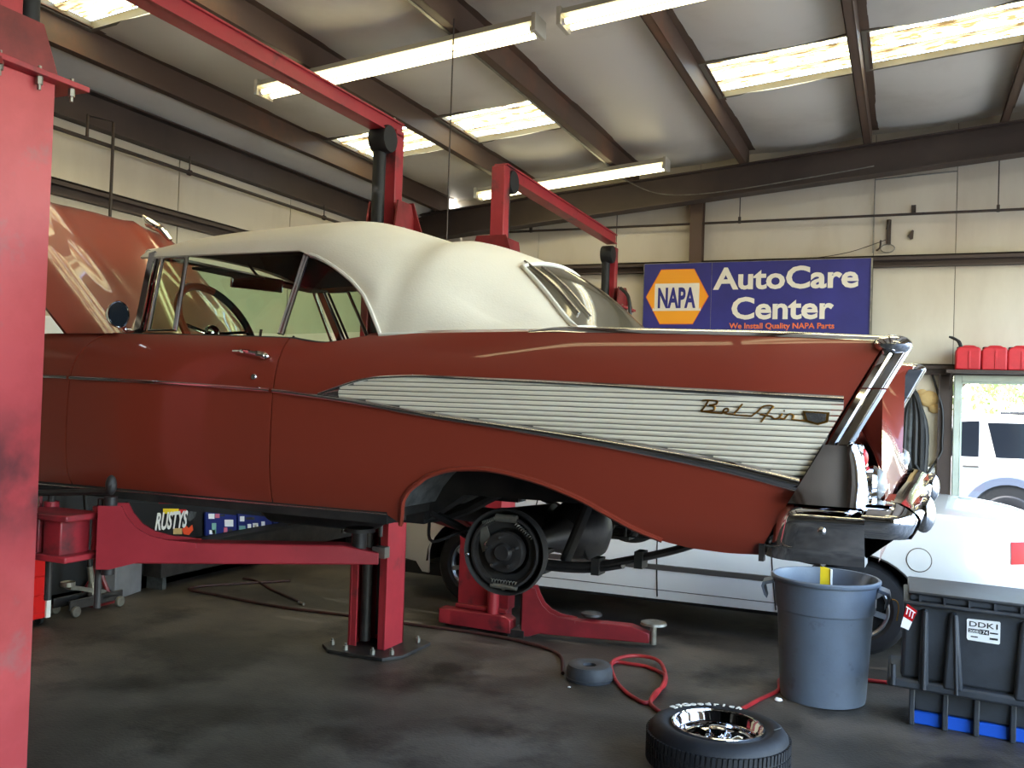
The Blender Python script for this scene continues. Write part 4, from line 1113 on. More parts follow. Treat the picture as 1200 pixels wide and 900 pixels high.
for s in (0, 1):
    y = 3.27 if not s else 2*YC - 3.27
    sprg = part(car, 'leaf_spring', M_GRIME, MB().tube(catmull([(-1.72, y, 1.190), (-1.62, y, 1.150), (-1.47, y, 1.085), (DC.x, y, 1.045), (-1.10, y, 1.045), (-.92, y, 1.085), (-.72, y, 1.150), (-.55, y, 1.235)], 5), .026, 8, flat=.55)
        .tube(catmull([(-1.60, y, 1.128), (-1.47, y, 1.068), (DC.x, y, 1.028), (-1.10, y, 1.030), (-.95, y, 1.062)], 5), .026, 8, flat=.5))
    for b_ in ((-1.06, -1.03, y - .035, y + .035, 1.02, 1.08), (-.90, -.87, y - .033, y + .033, 1.06, 1.12), (-1.56, -1.53, y - .033, y + .033, 1.09, 1.15)): part(sprg, 'spring_clip', M_UNDER, box(*b_))
    part(sprg, 'spring_plate', M_UNDER, MB().box(DC.x - .07, DC.x + .07, y - .05, y + .05, 1.075, 1.09).box(DC.x - .07, DC.x + .07, y - .05, y + .05, 1.005, 1.02).tube([(DC.x - .05, y - .04, 1.0), (DC.x - .05, y - .04, 1.15)], .007, 6).tube([(DC.x + .05, y - .04, 1.0), (DC.x + .05, y - .04, 1.15)], .007, 6))
    sh = 3.36 if not s else 2*YC - 3.36
    part(car, 'shock_absorber', M_UNDER, MB().tube([(DC.x + .10, sh, 1.04), (DC.x + .20, sh, 1.30)], .022, 10).tube([(DC.x + .19, sh, 1.27), (DC.x + .24, sh, 1.42)], .030, 10))
    yy0, yy1 = (2.93, 3.20) if not s else (2*YC - 3.20, 2*YC - 2.93)
    # inner wheel housing
    rows = []
    for i in range(17):
        a = lerp(.30, PI - .34, i / 16); r_ = .42
        rows.append([(DC.x + .06 + r_ * 1.08 * math.cos(a), y_, 1.12 + r_ * .90 * math.sin(a)) for y_ in ((yy0, lerp(yy0, yy1, .5), yy1))])
    part(car, 'wheel_housing', M_LINER, MB().grid(rows))
    yi = yy1 if not s else yy0
    part(car, 'housing_wall', M_UNDER, MB().add([(DC.x + .06 + .45 * math.cos(lerp(.0, PI, i/12)), yi, 1.28 + .22 * math.sin(lerp(0, PI, i/12))) for i in range(13)], [tuple(range(13))]))
    fy = 3.30 if not s else 2*YC - 3.30
    part(car, 'frame_rail', M_UNDER, MB().bar((-3.4, fy, 1.20), (-1.75, fy, 1.20), .10, .11).bar((-1.77, fy, 1.20), (-1.55, fy, 1.36), .09, .10).bar((-1.57, fy, 1.36), (-1.05, fy, 1.37), .09, .10).bar((-1.07, fy, 1.37), (-.7, fy, 1.25), .09, .10).bar((-.72, fy, 1.25), (-.12, fy, 1.25), .09, .10))
    part(car, 'rocker_sill', M_UNDER, box(-3.78, -1.70, *((2.88, 3.02) if not s else (2*YC - 3.02, 2*YC - 2.88)), 1.19, 1.25))
part(car, 'fuel_tank', M_UNDER, MB().box(-.80, -.32, 3.40, 4.20, 1.12, 1.30), bevel=.05, seg=3)
part(car, 'muffler', M_GRIME, MB().tube([(-2.75, 3.52, 1.12), (-2.68, 3.52, 1.12), (-2.15, 3.52, 1.12), (-2.08, 3.52, 1.12)], [.03, .07, .07, .03], 14).tube(catmull([(-2.08, 3.52, 1.12), (-1.75, 3.50, 1.16), (-1.45, 3.48, 1.30), (-1.1, 3.48, 1.28), (-.5, 3.30, 1.18), (-.25, 3.2, 1.16)], 4), .024, 8))
part(car, 'driveshaft', M_GRIME, MB().tube([(-3.3, YC, 1.22), (-1.62, YC, 1.12)], .038, 12))
part(car, 'brake_line', M_GRIME, MB().tube(catmull([(-1.70, 3.2, 1.16), (-1.62, 3.08, 1.11), (-1.5, 3.12, 1.16), (-1.36, 3.15, 1.20)], 5), .006, 6))
# far inner skin so daylight does not show through the body
for y in (2.935, 2*YC - 2.935):
    part(car, 'inner_flank', M_UNDER, MB().grid([[(x, y, 1.25 if x < -1.72 else (1.53 if x < -.88 else 1.25)), (x, y, 1.80)] for x in (-3.44, -1.73, -1.72, -1.0, -.88, -.15)]))
# ================================================================== TWO-POST LIFTS
def lift_post(t, x0, x1, y0, y1, top, face, zc, ext_top, pm=M_LIFT):
    """one formed-steel post: channel open toward `face` (+1 = +Y), base plate, top bracket, slim extension"""
    yo = y1 if face > 0 else y0; yb = y0 if face > 0 else y1; w = .012 * face
    c = MB()
    c.box(x0, x1, min(yb, yb + w), max(yb, yb + w), .02, top)                     # back
    c.box(x0, x0 + .012, y0, y1, .02, top).box(x1 - .012, x1, y0, y1, .02, top)   # sides
    lip = .055
    for a, b in ((x0, x0 + lip), (x1 - lip, x1)):
        c.box(a, b, min(yo, yo - w), max(yo, yo - w), .02, top)
    col = part(t, 'column', pm, c, bevel=.004)
    xm, ym = (x0 + x1) / 2, (y0 + y1) / 2
    bp = part(t, 'base_plate', M_GRIME, MB().prism([(x0 - .16, y0 - .06), (x0 - .05, y0 - .16), (x1 + .08, y0 - .16), (x1 + .16, y0 - .04), (x1 + .16, y1 + .10), (x1 + .02, y1 + .16), (x0 - .06, y1 + .16), (x0 - .16, y1 + .08)], 'z', 0, .022), bevel=.004)
    for bx, by in ((x0 - .09, y0 - .05), (x1 + .09, y0 - .06), (x0 + .05, y0 - .11), (x1 - .02, y0 - .11), (x1 + .09, y1 + .05), (x0 - .09, y1 + .05)):
        part(bp, 'anchor_bolt', M_GALV, MB().lathe([(.0005, .032), (.017, .032), (.017, 0)], (bx, by, .02), 'z', 6).tube([(bx, by, .03), (bx, by, .065)], .008, 8))
    # dark cylinder inside the channel
    cy = ym + .05 * face
    part(col, 'ram', M_GRIME, MB().tube([(xm - .05, cy, .05), (xm - .05, cy, top - .1)], .035, 12))
    part(col, 'lift_chain', M_BLACK, box(xm + .03, xm + .06, cy - .01, cy + .01, .1, top))
    # bracket at the head of the post
    br = part(t, 'head_bracket', M_LIFTD, MB().prism([(x0 - .06, top - .02), (x0 + .03, top + .24), (x1 - .03, top + .24), (x1 + .06, top - .02)], 'y', yb - .01 * face, yb - .022 * face if False else yb + .004 * face)
              .prism([(y0 - .02, top - .0), (y0 + .02, top + .22), (y1 - .04, top + .22), (y1 + .05, top)], 'x', x1 - .035, x1 - .022)
              .prism([(y0 - .02, top - .0), (y0 + .02, top + .22), (y1 - .04, top + .22), (y1 + .05, top)], 'x', x0 + .022, x0 + .035))
    part(br, 'bracket_flange', M_LIFT, MB().box(x0 - .07, x1 + .05, y0 - .03, y1 + .12, top, top + .022), bevel=.003)
    for by in (y0 + .02, ym + .05, y1 + .06):
        part(br, 'bracket_bolt', M_GALV, MB().lathe([(.0005, -.03), (.013, -.03), (.013, .0)], (x1 + .02, by, top), 'z', 6).tube([(x1 + .02, by, top - .05), (x1 + .02, by, top + .04)], .007, 8))
    yr = ym + face * .13
    ex = part(t, 'extension', M_LIFT, MB().box(xm - .055, xm + .055, ym - .05, ym + .05, top + .02, ext_top), bevel=.006)
    part(ex, 'ram_top', M_BLACK, MB().tube([(xm - .02, yr, top - .05), (xm - .02, yr, ext_top - .06)], .042, 14))
    part(ex, 'pulley_cover', M_BLACK, MB().lathe([(.001, -.06), (.085, -.06), (.09, -.05), (.09, .05), (.085, .06), (.001, .06)], (xm, yr, ext_top - .09), 'x', 20))
    return (xm, ym)
def overhead(t, xm, ya, yb_, z):
    x = xm
    b = part(t, 'overhead_beam', M_LIFT, MB().box(x - .055, x + .055, ya, yb_, z + .085, z + .095).box(x - .055, x + .055, ya, yb_, z - .0, z + .01).box(x + .030, x + .038, ya, yb_, z, z + .09))
    part(b, 'beam_bolt', M_GALV, MB().tube([(x, ya + .05, z + .08), (x, ya + .05, z + .13)], .012, 8).tube([(x, yb_ - .05, z + .08), (x, yb_ - .05, z + .13)], .012, 8))
    part(b, 'beam_hook', M_GRIME, MB().tube(catmull([(x, ya + .35, z + .09), (x, ya + .37, z + .13), (x, ya + .42, z + .09)], 5), .008, 8))
def lift_arm(t, pivot, tip, z, name='arm', gus=True, hh=.085, up=.14, m=M_LIFT):
    """pivoted arm: tall curved gusset at the pivot, box arm, round pad on a screw at the tip"""
    p = Vector(pivot); q = Vector(tip); d = (q - p); L = d.length; d.normalize(); sd = Vector((-d.y, d.x, 0))
    def W(u, v, w): return p + d * u + sd * v + Vector((0, 0, w))
    a = MB()
    for v0, v1, pts in ((-.05, .05, [(0.02, z), (0.02, z + hh), (L * .86, z + hh * .92), (L, z + hh * .55), (L, z + .0), (L * .9, z)]),):
        n = len(pts)
        a.add([W(u, v0, w) for u, w in pts] + [W(u, v1, w) for u, w in pts], [tuple(range(n)), tuple(range(2*n - 1, n - 1, -1))] + [(i, i + n, (i + 1) % n + n, (i + 1) % n) for i in range(n)])
    arm = part(t, name, m, a, bevel=.006)
    if gus:
        pts = [(-.03, z - .02), (-.03, z + hh + up), (.055, z + hh + up), (.075, z + hh + up * .72), (.11, z + hh + up * .42), (.16, z + hh + up * .2), (.23, z + hh + up * .07), (.34, z + hh), (.34, z + hh - .02), (.02, z - .02)]
        g = MB(); n = len(pts)
        for v0, v1 in ((-.062, -.050), (.050, .062)):
            g.add([W(u, v0, w) for u, w in pts] + [W(u, v1, w) for u, w in pts], [tuple(range(n)), tuple(range(2*n - 1, n - 1, -1))] + [(i, i + n, (i + 1) % n + n, (i + 1) % n) for i in range(n)])
        part(arm, 'gusset', m, g)
        part(arm, 'pivot_pin', M_GRIME, MB().tube([W(-.0, 0, z - .05), W(0, 0, z + hh + up + .03)], .026, 12))
    return arm, W, L
# ---- lift under the red car
lift1 = thing('two_post_lift', 'red two-post lift holding up the red convertible', 'car lift', (-3.16, 3.8, 0))
AX0, AX1 = -3.30, -3.03
xm, ya = lift_post(lift1, AX0, AX1, 2.27, 2.54, 2.80, 1, 0, 3.36, M_LIFTPOST)
xm, yb = lift_post(lift1, AX0, AX1, 5.16, 5.39, 2.70, -1, 0, 3.40)
overhead(lift1, xm, ya - .05, yb + .05, 3.36)
def carriage(t, x0, x1, y0, y1, z0, z1, sgn):
    c = part(t, 'carriage', M_LIFT, MB().box(x0, x1, y0, y1, z0, z0 + .03).box(x0, x1, y0, y1, z1 - .03, z1).box(x0 + .02, x1 - .02, y0, y0 + .02, z0, z1) .box(x0 + .02, x1 - .02, y1 - .02, y1, z0, z1) if False else
             MB().box(x0, x1, y0, y1, z0, z0 + .025).box(x0, x1, y0, y1, z1 - .025, z1).box(x0 + .06, (x0 + x1)/2 - .012, y0 + .02, y1 - .02, z0 + .02, z1 - .02).box((x0 + x1)/2 + .012, x1 - .05, y0 + .02, y1 - .02, z0 + .02, z1 - .02), bevel=.006)
    for x in (x0 + .02, x1 - .02):
        part(c, 'pivot_tube', M_LIFT, MB().tube([(x, y1 if sgn > 0 else y0, z0 + .03), (x, y1 if sgn > 0 else y0, z1 + .02)], .030, 14))
        part(c, 'restraint_rod', M_GRIME, MB().tube([(x, y1 if sgn > 0 else y0, z0 - .20), (x, y1 if sgn > 0 else y0, z1 + .05)], .014, 10))
    part(c, 'restraint_bar', M_GRIME, MB().tube([(x0 - .12, y1 - .02, z1 + .045), (x1 + .05, y1 - .02, z1 + .085)], .013, 8).ball((x1 + .05, y1 - .02, z1 + .11), .022, .022, .04, 10, 8))
    return c
carriage(lift1, -3.21, -2.90, 2.56, 2.74, .975, 1.155, 1)
arm, W, L = lift_arm(lift1, (-2.87, 2.74, 0), (-1.98, 3.30, 0), .962)
part(arm, 'arm_pad', M_GRIME, MB().lathe([(.0005, .14), (.06, .14), (.065, .125), (.03, .12), (.03, .02)], tuple(W(L - .08, 0, .965)), 'z', 20))
part(arm, 'arm_lug', M_GALV, MB().box(W(L,0,0).x - .02, W(L,0,0).x + .04, 3.28, 3.32, .985, 1.03))
arm, W, L = lift_arm(lift1, (-3.34, 2.74, 0), (-4.10, 3.30, 0), .962)
part(arm, 'arm_pad', M_GRIME, MB().lathe([(.0005, .17), (.06, .17), (.065, .155), (.03, .15), (.03, .02)], tuple(W(L - .08, 0, .965)), 'z', 20))
carriage(lift1, -3.27, -2.96, 4.98, 5.15, .975, 1.155, -1)
arm, W, L = lift_arm(lift1, (-3.34, 4.96, 0), (-4.10, 4.28, 0), .962)
part(arm, 'arm_pad', M_GRIME, MB().lathe([(.0005, .17), (.06, .17), (.065, .155), (.03, .15), (.03, .02)], tuple(W(L - .08, 0, .965)), 'z', 20))
arm, W, L = lift_arm(lift1, (-2.90, 4.96, 0), (-1.98, 4.28, 0), .962)
part(arm, 'arm_pad', M_GRIME, MB().lathe([(.0005, .14), (.06, .14), (.065, .125), (.03, .12), (.03, .02)], tuple(W(L - .08, 0, .965)), 'z', 20))
# ---- lift in the next bay, arms lowered to the floor
lift2 = thing('two_post_lift', 'red two-post lift in the next bay with its arms lowered', 'car lift', (-2.83, 7.8, 0))
xm, yc = lift_post(lift2, -3.00, -2.70, 6.20, 6.46, 2.62, 1, 0, 3.40)
xm, yd = lift_post(lift2, -3.00, -2.70, 9.05, 9.35, 2.62, -1, 0, 3.26)
b2 = MB(); x = xm
za, zb = 3.33, 3.30
part(lift2, 'overhead_beam', M_LIFT, MB().bar((x, yc, za + .09), (x, yd, zb + .09), .11, .012).bar((x, yc, za + .0), (x, yd, zb + .0), .11, .012).bar((x + .034, yc, za + .045), (x + .034, yd, zb + .045), .008, .09))
part(lift2, 'hydraulic_hose', M_HOSEBLK, MB().tube(catmull([(-2.70, 9.05, 2.82), (-2.60, 9.0, 2.72), (-2.58, 9.0, 2.5), (-2.64, 9.04, 2.2)], 6), .018, 8))
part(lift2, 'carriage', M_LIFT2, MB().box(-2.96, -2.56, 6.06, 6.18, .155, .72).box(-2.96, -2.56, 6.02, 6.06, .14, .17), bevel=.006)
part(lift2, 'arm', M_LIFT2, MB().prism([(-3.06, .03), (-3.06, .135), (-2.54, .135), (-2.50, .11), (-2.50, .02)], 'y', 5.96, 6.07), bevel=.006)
part(lift2, 'pivot_tube', M_LIFT, MB().tube([(-2.66, 6.02, .13), (-2.66, 6.02, .42)], .042, 14))
part(lift2, 'restraint_rod', M_GRIME, MB().tube([(-2.43, 6.02, .03), (-2.43, 6.02, .40)], .020, 10).box(-2.52, -2.40, 5.97, 6.07, .0, .05))
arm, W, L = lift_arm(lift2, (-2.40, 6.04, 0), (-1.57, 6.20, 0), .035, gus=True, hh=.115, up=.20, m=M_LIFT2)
part(arm, 'arm_pad', M_GALV, MB().lathe([(.0005, .15), (.085, .15), (.09, .135), (.03, .125), (.022, .12), (.022, -.0)], (-1.545, 6.205, .02), 'z', 20))
part(arm, 'spare_pad', M_GRIME, MB().lathe([(.0005, .03), (.07, .03), (.075, .015), (.05, 0)], (-1.98, 6.18, .155), 'z', 20))
# ================================================================== WHITE SEDAN standing on the floor behind (nose towards -X)
SY, SC_ = 6.62, 7.54                                       # near flank, centre line
sed = thing('white_sedan', 'white four-door sedan parked on the floor behind the raised red car', 'car', (-1.7, SC_, 0))
def smir(mb):
    r = MB(); r.v = [(p[0], 2*SC_ - p[1], p[2]) for p in mb.v]; r.f = [tuple(reversed(f)) for f in mb.f]; return r
WF, WR, WRAD = -3.13, -.27, .325
S_TOP = [(-4.12, .62), (-4.0, .72), (-3.6, .82), (-3.0, .90), (-2.4, .93), (-1.2, .965), (-.4, .985), (.2, .99), (.6, .965), (.86, .90), (.93, .80)]
def s_bot(x):
    b = interp([(-4.12, .30), (-4.0, .24), (-3.6, .22), (.5, .24), (.8, .28), (.93, .34)], x)
    for w in (WF, WR):
        d = abs(x - w)
        if d < .40: b = max(b, WRAD + math.sqrt(max(0, .40**2 - d*d)) * .93)
    return b
def s_off(x, z):
    o = .06 * ((.62 - z) / .4) ** 2 if z < .62 else .11 * ((z - .62) / .36) ** 2
    if x > .25: o += .42 * ((x - .25) / .68) ** 2.6
    if x < -3.3: o += .40 * ((-3.3 - x) / .82) ** 2.4
    return o
def s_pt(x, z, out=0): return (x, SY + s_off(x, z) - out, z)
xs_ = sorted(set([round(lerp(-4.12, .93, i/70), 4) for i in range(71)] + [w + s * d for w in (WF, WR) for s in (-1, 1) for d in (.4, .398, .39, .37, .34)]))
g = []
for x in xs_:
    zb, zt = s_bot(x), sinterp(S_TOP, x)
    g.append([s_pt(x, lerp(zb, zt, j/16)) for j in range(17)])
fl = MB().grid(g)
for mb in (fl, smir(fl)): part(sed, 'body_side', M_SEDAN, mb, solid=.012, smooth=60)
for s in (0, 1):
    def SYf(P): return (P[0], 2*SC_ - P[1], P[2]) if s else P
    for xa, xb in ((-.86, -.80), (-1.64, -1.64), (-2.60, -2.66)):
        part(sed, 'door_gap', M_BLACK, MB().tube([SYf(s_pt(lerp(xa, xb, 1 - t/8), lerp(.25, .93, t/8), .0005)) for t in range(9)], .005, 6))
    part(sed, 'rub_strip', M_MOULD, MB().grid([[SYf(s_pt(x, z, o)) for z, o in ((.448, .001), (.452, .012), (.486, .012), (.490, .001))] for x in [lerp(-2.58, -.80, i/20) for i in range(21)]]))
    part(sed, 'sill_crease', M_MOULD, MB().tube([SYf(s_pt(x, .30, .0)) for x in [lerp(-2.7, -.72, i/20) for i in range(21)]], .003, 5))
    for xh in (-.95, -1.85):
        part(sed, 'door_handle', M_SEDAN, MB().tube([SYf(s_pt(xh - .08, .80, .016)), SYf(s_pt(xh + .08, .805, .016))], .013, 8))
    for wx in (WF, WR):
        yv = SY + .05
        wh = part(sed, 'wheel', M_RUBBER, MB().lathe([(WRAD*.62, .012), (WRAD*.7, -.004), (WRAD*.9, .002), (WRAD*.97, .025), (WRAD, .05), (WRAD, .17), (WRAD*.97, .2), (WRAD*.6, .2)], (0, 0, 0), 'y', 36).mapped(lambda p: Vector(SYf((wx + p.x, yv + p.y, WRAD + p.z)))))
        part(wh, 'wheel_rim', M_ALLOY, MB().lathe([(.205, .012), (.195, .004), (.18, .02), (.178, .06)], (0, 0, 0), 'y', 32).mapped(lambda p: Vector(SYf((wx + p.x, yv + p.y, WRAD + p.z)))))
        part(wh, 'wheel_dish', M_BLACK, MB().lathe([(.18, .055), (.0005, .05)], (0, 0, 0), 'y', 24).mapped(lambda p: Vector(SYf((wx + p.x, yv + p.y, WRAD + p.z)))))
        for k in range(7):
            a = 2*PI*k/7
            part(wh, 'spoke', M_ALLOY, MB().bar((0, .018, .03), (0, .014, .185), .034, .022, (0, 1, 0)).mapped(lambda p: Vector(SYf((wx + p.x*math.cos(a) - p.z*math.sin(a), yv + p.y, WRAD + p.x*math.sin(a) + p.z*math.cos(a))))))
        part(wh, 'hub_cap', M_ALLOY, MB().lathe([(.0005, .0), (.03, .002), (.04, .014), (.04, .05)], (0, 0, 0), 'y', 20).mapped(lambda p: Vector(SYf((wx + p.x, yv + p.y, WRAD + p.z)))))
        rows = []
        for i in range(13):
            a = PI * i / 12
            rows.append([SYf((wx + .41*math.cos(a), yy, WRAD + .40*math.sin(a))) for yy in (SY + .02, SY + .30)])
        part(sed, 'wheel_well', M_BLACK, MB().grid(rows).add([SYf((wx + .41*math.cos(PI*i/12), SY + .30, WRAD + .40*math.sin(PI*i/12))) for i in range(13)], [tuple(range(13))]))
fd = part(sed, 'fuel_door', M_SEDAN, MB().lathe([(.0005, -.004), (.072, -.004), (.074, .004)], (0, 0, 0), 'y', 32).mapped(lambda p: Vector(s_pt(.10 + p.x, .69 + p.z, -p.y + .001))))
part(fd, 'fuel_door_gap', M_DARKJOINT, MB().tube([s_pt(.10 + .076*math.cos(2*PI*i/32), .69 + .076*math.sin(2*PI*i/32), .001) for i in range(32)], .0028, 5, closed=True))
def deck_row(x, zc, ze):
    hw = SC_ - (SY + s_off(x, sinterp(S_TOP, x)))
    return [(x, SC_ + hw * a, ze + (zc - ze) * (1 - abs(a) ** 2.4)) for a in [lerp(-1, 1, k/14) for k in range(15)]]
def zt(x): return sinterp(S_TOP, x)
part(sed, 'hood', M_SEDAN, MB().grid([deck_row(x, zt(x) + .07, zt(x)) for x in [lerp(-4.12, -2.55, i/14) for i in range(15)]]), smooth=60)
part(sed, 'trunk_lid', M_SEDAN, MB().grid([deck_row(x, zt(x) + .045, zt(x)) for x in [lerp(-.25, .93, i/18) for i in range(19)]]), smooth=60)
# greenhouse
G0 = [(-2.62, .95, .95), (-1.95, 1.36, 1.30), (-1.6, 1.42, 1.37), (-1.0, 1.43, 1.38), (-.55, 1.38, 1.33), (.12, 1.03, 1.01)]
rows = []
for x, zc, ze in [(x, sinterp([(a, b) for a, b, c in G0], x), sinterp([(a, c) for a, b, c in G0], x)) for x in [lerp(-1.97, -.60, i/12) for i in range(13)]]:
    rows.append([(x, SC_ + .60 * a, ze + (zc - ze) * (1 - abs(a) ** 2.6)) for a in [lerp(-1, 1, k/12) for k in range(13)]])
part(sed, 'roof', M_SEDAN, MB().grid(rows), smooth=60, solid=.02)
def slope_glass(xa, za, wa, xb, zb, wb): return MB().grid([[(lerp(xa, xb, t) , SC_ + lerp(wa, wb, t) * a, lerp(za, zb, t) + .03 * (1 - a*a)) for a in [lerp(-1, 1, k/10) for k in range(11)]] for t in [i/6 for i in range(7)]])
part(sed, 'windscreen', M_SEDGLASS, slope_glass(-2.60, .95, .76, -1.96, 1.33, .58), smooth=60)
part(sed, 'rear_glass', M_SEDGLASS, slope_glass(-.62, 1.35, .58, .06, 1.03, .72), smooth=60)
for s in (0, 1):
    def SYf(P): return (P[0], 2*SC_ - P[1], P[2]) if s else P
    def gy(z): return SY + .125 + (z - .96) * .46
    for nm, P in (('front_door_glass', [(-2.42, .95), (-1.93, 1.30), (-1.66, 1.35), (-1.66, .96)]), ('rear_door_glass', [(-1.60, .96), (-1.60, 1.355), (-1.0, 1.355), (-.72, 1.30), (-.68, .98)])):
        part(sed, nm, M_SEDGLASS, MB().add([SYf((x, gy(z), z)) for x, z in P], [tuple(range(len(P)))]))
    part(sed, 'pillar', M_SEDAN, MB().grid([[SYf((-2.62, gy(.95) + .02, .95)), SYf((-1.97, gy(1.31), 1.31))], [SYf((-2.44, gy(.95), .95)), SYf((-1.93, gy(1.31), 1.31))]]))
    part(sed, 'pillar', M_SEDAN, MB().grid([[SYf((-1.66, gy(.96), .96)), SYf((-1.66, gy(1.36), 1.36))], [SYf((-1.60, gy(.96), .96)), SYf((-1.60, gy(1.36), 1.36))]]))
    part(sed, 'pillar', M_SEDAN, MB().grid([[SYf((-.68, gy(.98), .98)), SYf((-.74, gy(1.30), 1.30)), SYf((-.9, gy(1.35), 1.355))], [SYf((.12, gy(.98) + .01, .99)), SYf((-.56, gy(1.30) + .01, 1.33)), SYf((-.62, gy(1.35), 1.37))]]))
    part(sed, 'tail_lamp', M_LENSR, MB().grid([[SYf(s_pt(x, z, .006)) for z in (.70, .74, .80, .84)] for x in [lerp(.64, .93, i/8) for i in range(9)]]))
    part(sed, 'wheel_trim', M_MOULD, MB().tube([SYf(s_pt(WR + .40*math.cos(PI*i/20), WRAD + .373*math.sin(PI*i/20), .002)) for i in range(21)], .006, 6))
part(sed, 'rear_end', M_SEDAN, MB().grid([[(.93 + .02 * (1 - abs(a) ** 2), SC_ + .55 * a, z) for a in [lerp(-1, 1, k/10) for k in range(11)]] for z in (.34, .45, .58, .70, .80, .86)]))
part(sed, 'front_end', M_SEDAN, MB().grid([[(-4.12 - .04 * (1 - abs(a) ** 2), SC_ + .55 * a, z) for a in [lerp(-1, 1, k/10) for k in range(11)]] for z in (.28, .4, .52, .64)]))
part(sed, 'underbody', M_BLACK, box(-3.9, .75, SY + .10, 2*SC_ - SY - .10, .20, .30))

# ================================================================== WHITE SUV outside, seen through the window (nose towards -X)
suv = thing('white_suv', 'white sport utility vehicle parked outside beyond the window', 'car', (1.2, 14.9, -.03))
VY, VC = 14.0, 14.95
SUV0 = suv
part(suv, 'body', M_SEDAN, MB().prism([(-1.4, .55), (-1.4, 1.05), (-1.2, 1.13), (.1, 1.15), (.3, 1.18), (3.15, 1.20), (3.22, .9), (3.2, .55)], 'y', VY, 2*VC - VY), bevel=.05, seg=3)
part(suv, 'cabin', M_SEDAN, MB().prism([(.05, 1.14), (.55, 1.72), (.75, 1.78), (2.9, 1.76), (3.12, 1.18)], 'y', VY + .10, 2*VC - VY - .10), bevel=.04, seg=3)
for nm, P in (('front_door_glass', [(.30, 1.19), (.66, 1.66), (.92, 1.68), (.92, 1.19)]), ('rear_door_glass', [(1.13, 1.19), (1.02, 1.66), (1.9, 1.67), (1.9, 1.20)]), ('cargo_glass', [(2.0, 1.20), (2.0, 1.66), (2.75, 1.64), (2.95, 1.22)])):
    part(suv, nm, M_SEDGLASS, MB().prism(P, 'y', VY + .08, VY + .10))
part(suv, 'door_handle', M_MOULD, box(.72, .92, VY - .02, VY + .01, 1.05, 1.075), bevel=.006)
for wx in (-.55, 1.28):
    rows = []
    for i in range(17):
        a = PI * i / 16
        rows.append([(wx + r_*math.cos(a), y_, .38 + r_*math.sin(a)) for r_, y_ in ((.46, VY + .1), (.46, VY - .03), (.56, VY - .035), (.58, VY + .02))])
    part(suv, 'wheel_arch', M_CLAD, MB().grid(rows))
    part(suv, 'arch_liner', M_BLACK, MB().prism([(wx + .46*math.cos(PI*i/16), .38 + .46*math.sin(PI*i/16)) for i in range(17)], 'y', VY - .012, VY + .02))
    w_ = part(suv, 'wheel', M_RUBBER, MB().lathe([(.22, .02), (.25, .0), (.33, .0), (.365, .03), (.375, .06), (.375, .22), (.33, .26)], (wx, VY - .03, .345), 'y', 36))
    part(w_, 'wheel_rim', M_ALLOY, MB().lathe([(.22, .02), (.20, .0), (.10, .02), (.0005, .01)], (wx, VY - .03, .345), 'y', 28))
part(suv, 'lower_cladding', M_CLAD, MB().box(-1.4, -1.1, VY - .02, VY + .02, .42, .62).box(.02, .74, VY - .02, VY + .02, .40, .62).box(1.84, 3.2, VY - .02, VY + .02, .42, .66))
part(suv, 'roof_rack', M_BLACK, MB().tube([(1.3, VY + .25, 1.80), (2.8, VY + .25, 1.80)], .02, 8).tube([(1.3, VY + 1.65, 1.80), (2.8, VY + 1.65, 1.80)], .02, 8).tube([(1.6, VY + .25, 1.82), (1.6, VY + 1.65, 1.82)], .018, 8).tube([(2.4, VY + .25, 1.82), (2.4, VY + 1.65, 1.82)], .018, 8))
suv.location.z = -.14
# ================================================================== trees far outside
def tree(x, y, h, r, label, seed):
    rnd = random.Random(seed)
    t = thing('leafy_tree', label, 'tree', (x, y, -.19), 'trees beyond the window')
    tr = MB().tube([(x, y, -.20), (x + .1, y, h*.3), (x - .1, y, h*.62)], [.16, .12, .06], 8)
    for k in range(7):
        a = rnd.uniform(0, 2*PI); z0 = h*rnd.uniform(.3, .6)
        tr.tube([(x, y, z0), (x + r*.5*math.cos(a), y + r*.5*math.sin(a), z0 + h*.18), (x + r*.9*math.cos(a), y + r*.9*math.sin(a), z0 + h*.26)], [.06, .04, .015], 6)
    part(t, 'trunk', M_BARK, tr)
    lf = MB()
    clumps = [(rnd.gauss(0, .5), rnd.gauss(0, .5), rnd.gauss(0, .42)) for _ in range(46)]
    for cx, cy, cz in clumps:
        for _ in range(46):
            c = Vector((x + r*(cx + rnd.gauss(0, .13)), y + r*(cy + rnd.gauss(0, .13)), h*.66 + h*.36*(cz + rnd.gauss(0, .13))))
            if c.z < .9: continue
            e = Euler((rnd.uniform(0, 6), rnd.uniform(0, 6), rnd.uniform(0, 6))).to_matrix()
            s = rnd.uniform(.05, .11)
            lf.add([c + e @ Vector(v) for v in ((-s, 0, 0), (0, -s*.45, .01), (s, 0, 0), (0, s*.45, .01))], [(0, 1, 2, 3)])
    o = part(t, 'foliage', M_LEAF, lf, smooth=0); o['kind'] = 'stuff'
tree(.75, 22, 4.4, 1.6, 'sunlit leafy tree beyond the window, over the front of the white SUV', 3)
tree(3.6, 25, 4.6, 1.8, 'sunlit leafy tree beyond the window, farther along behind the white SUV', 5)
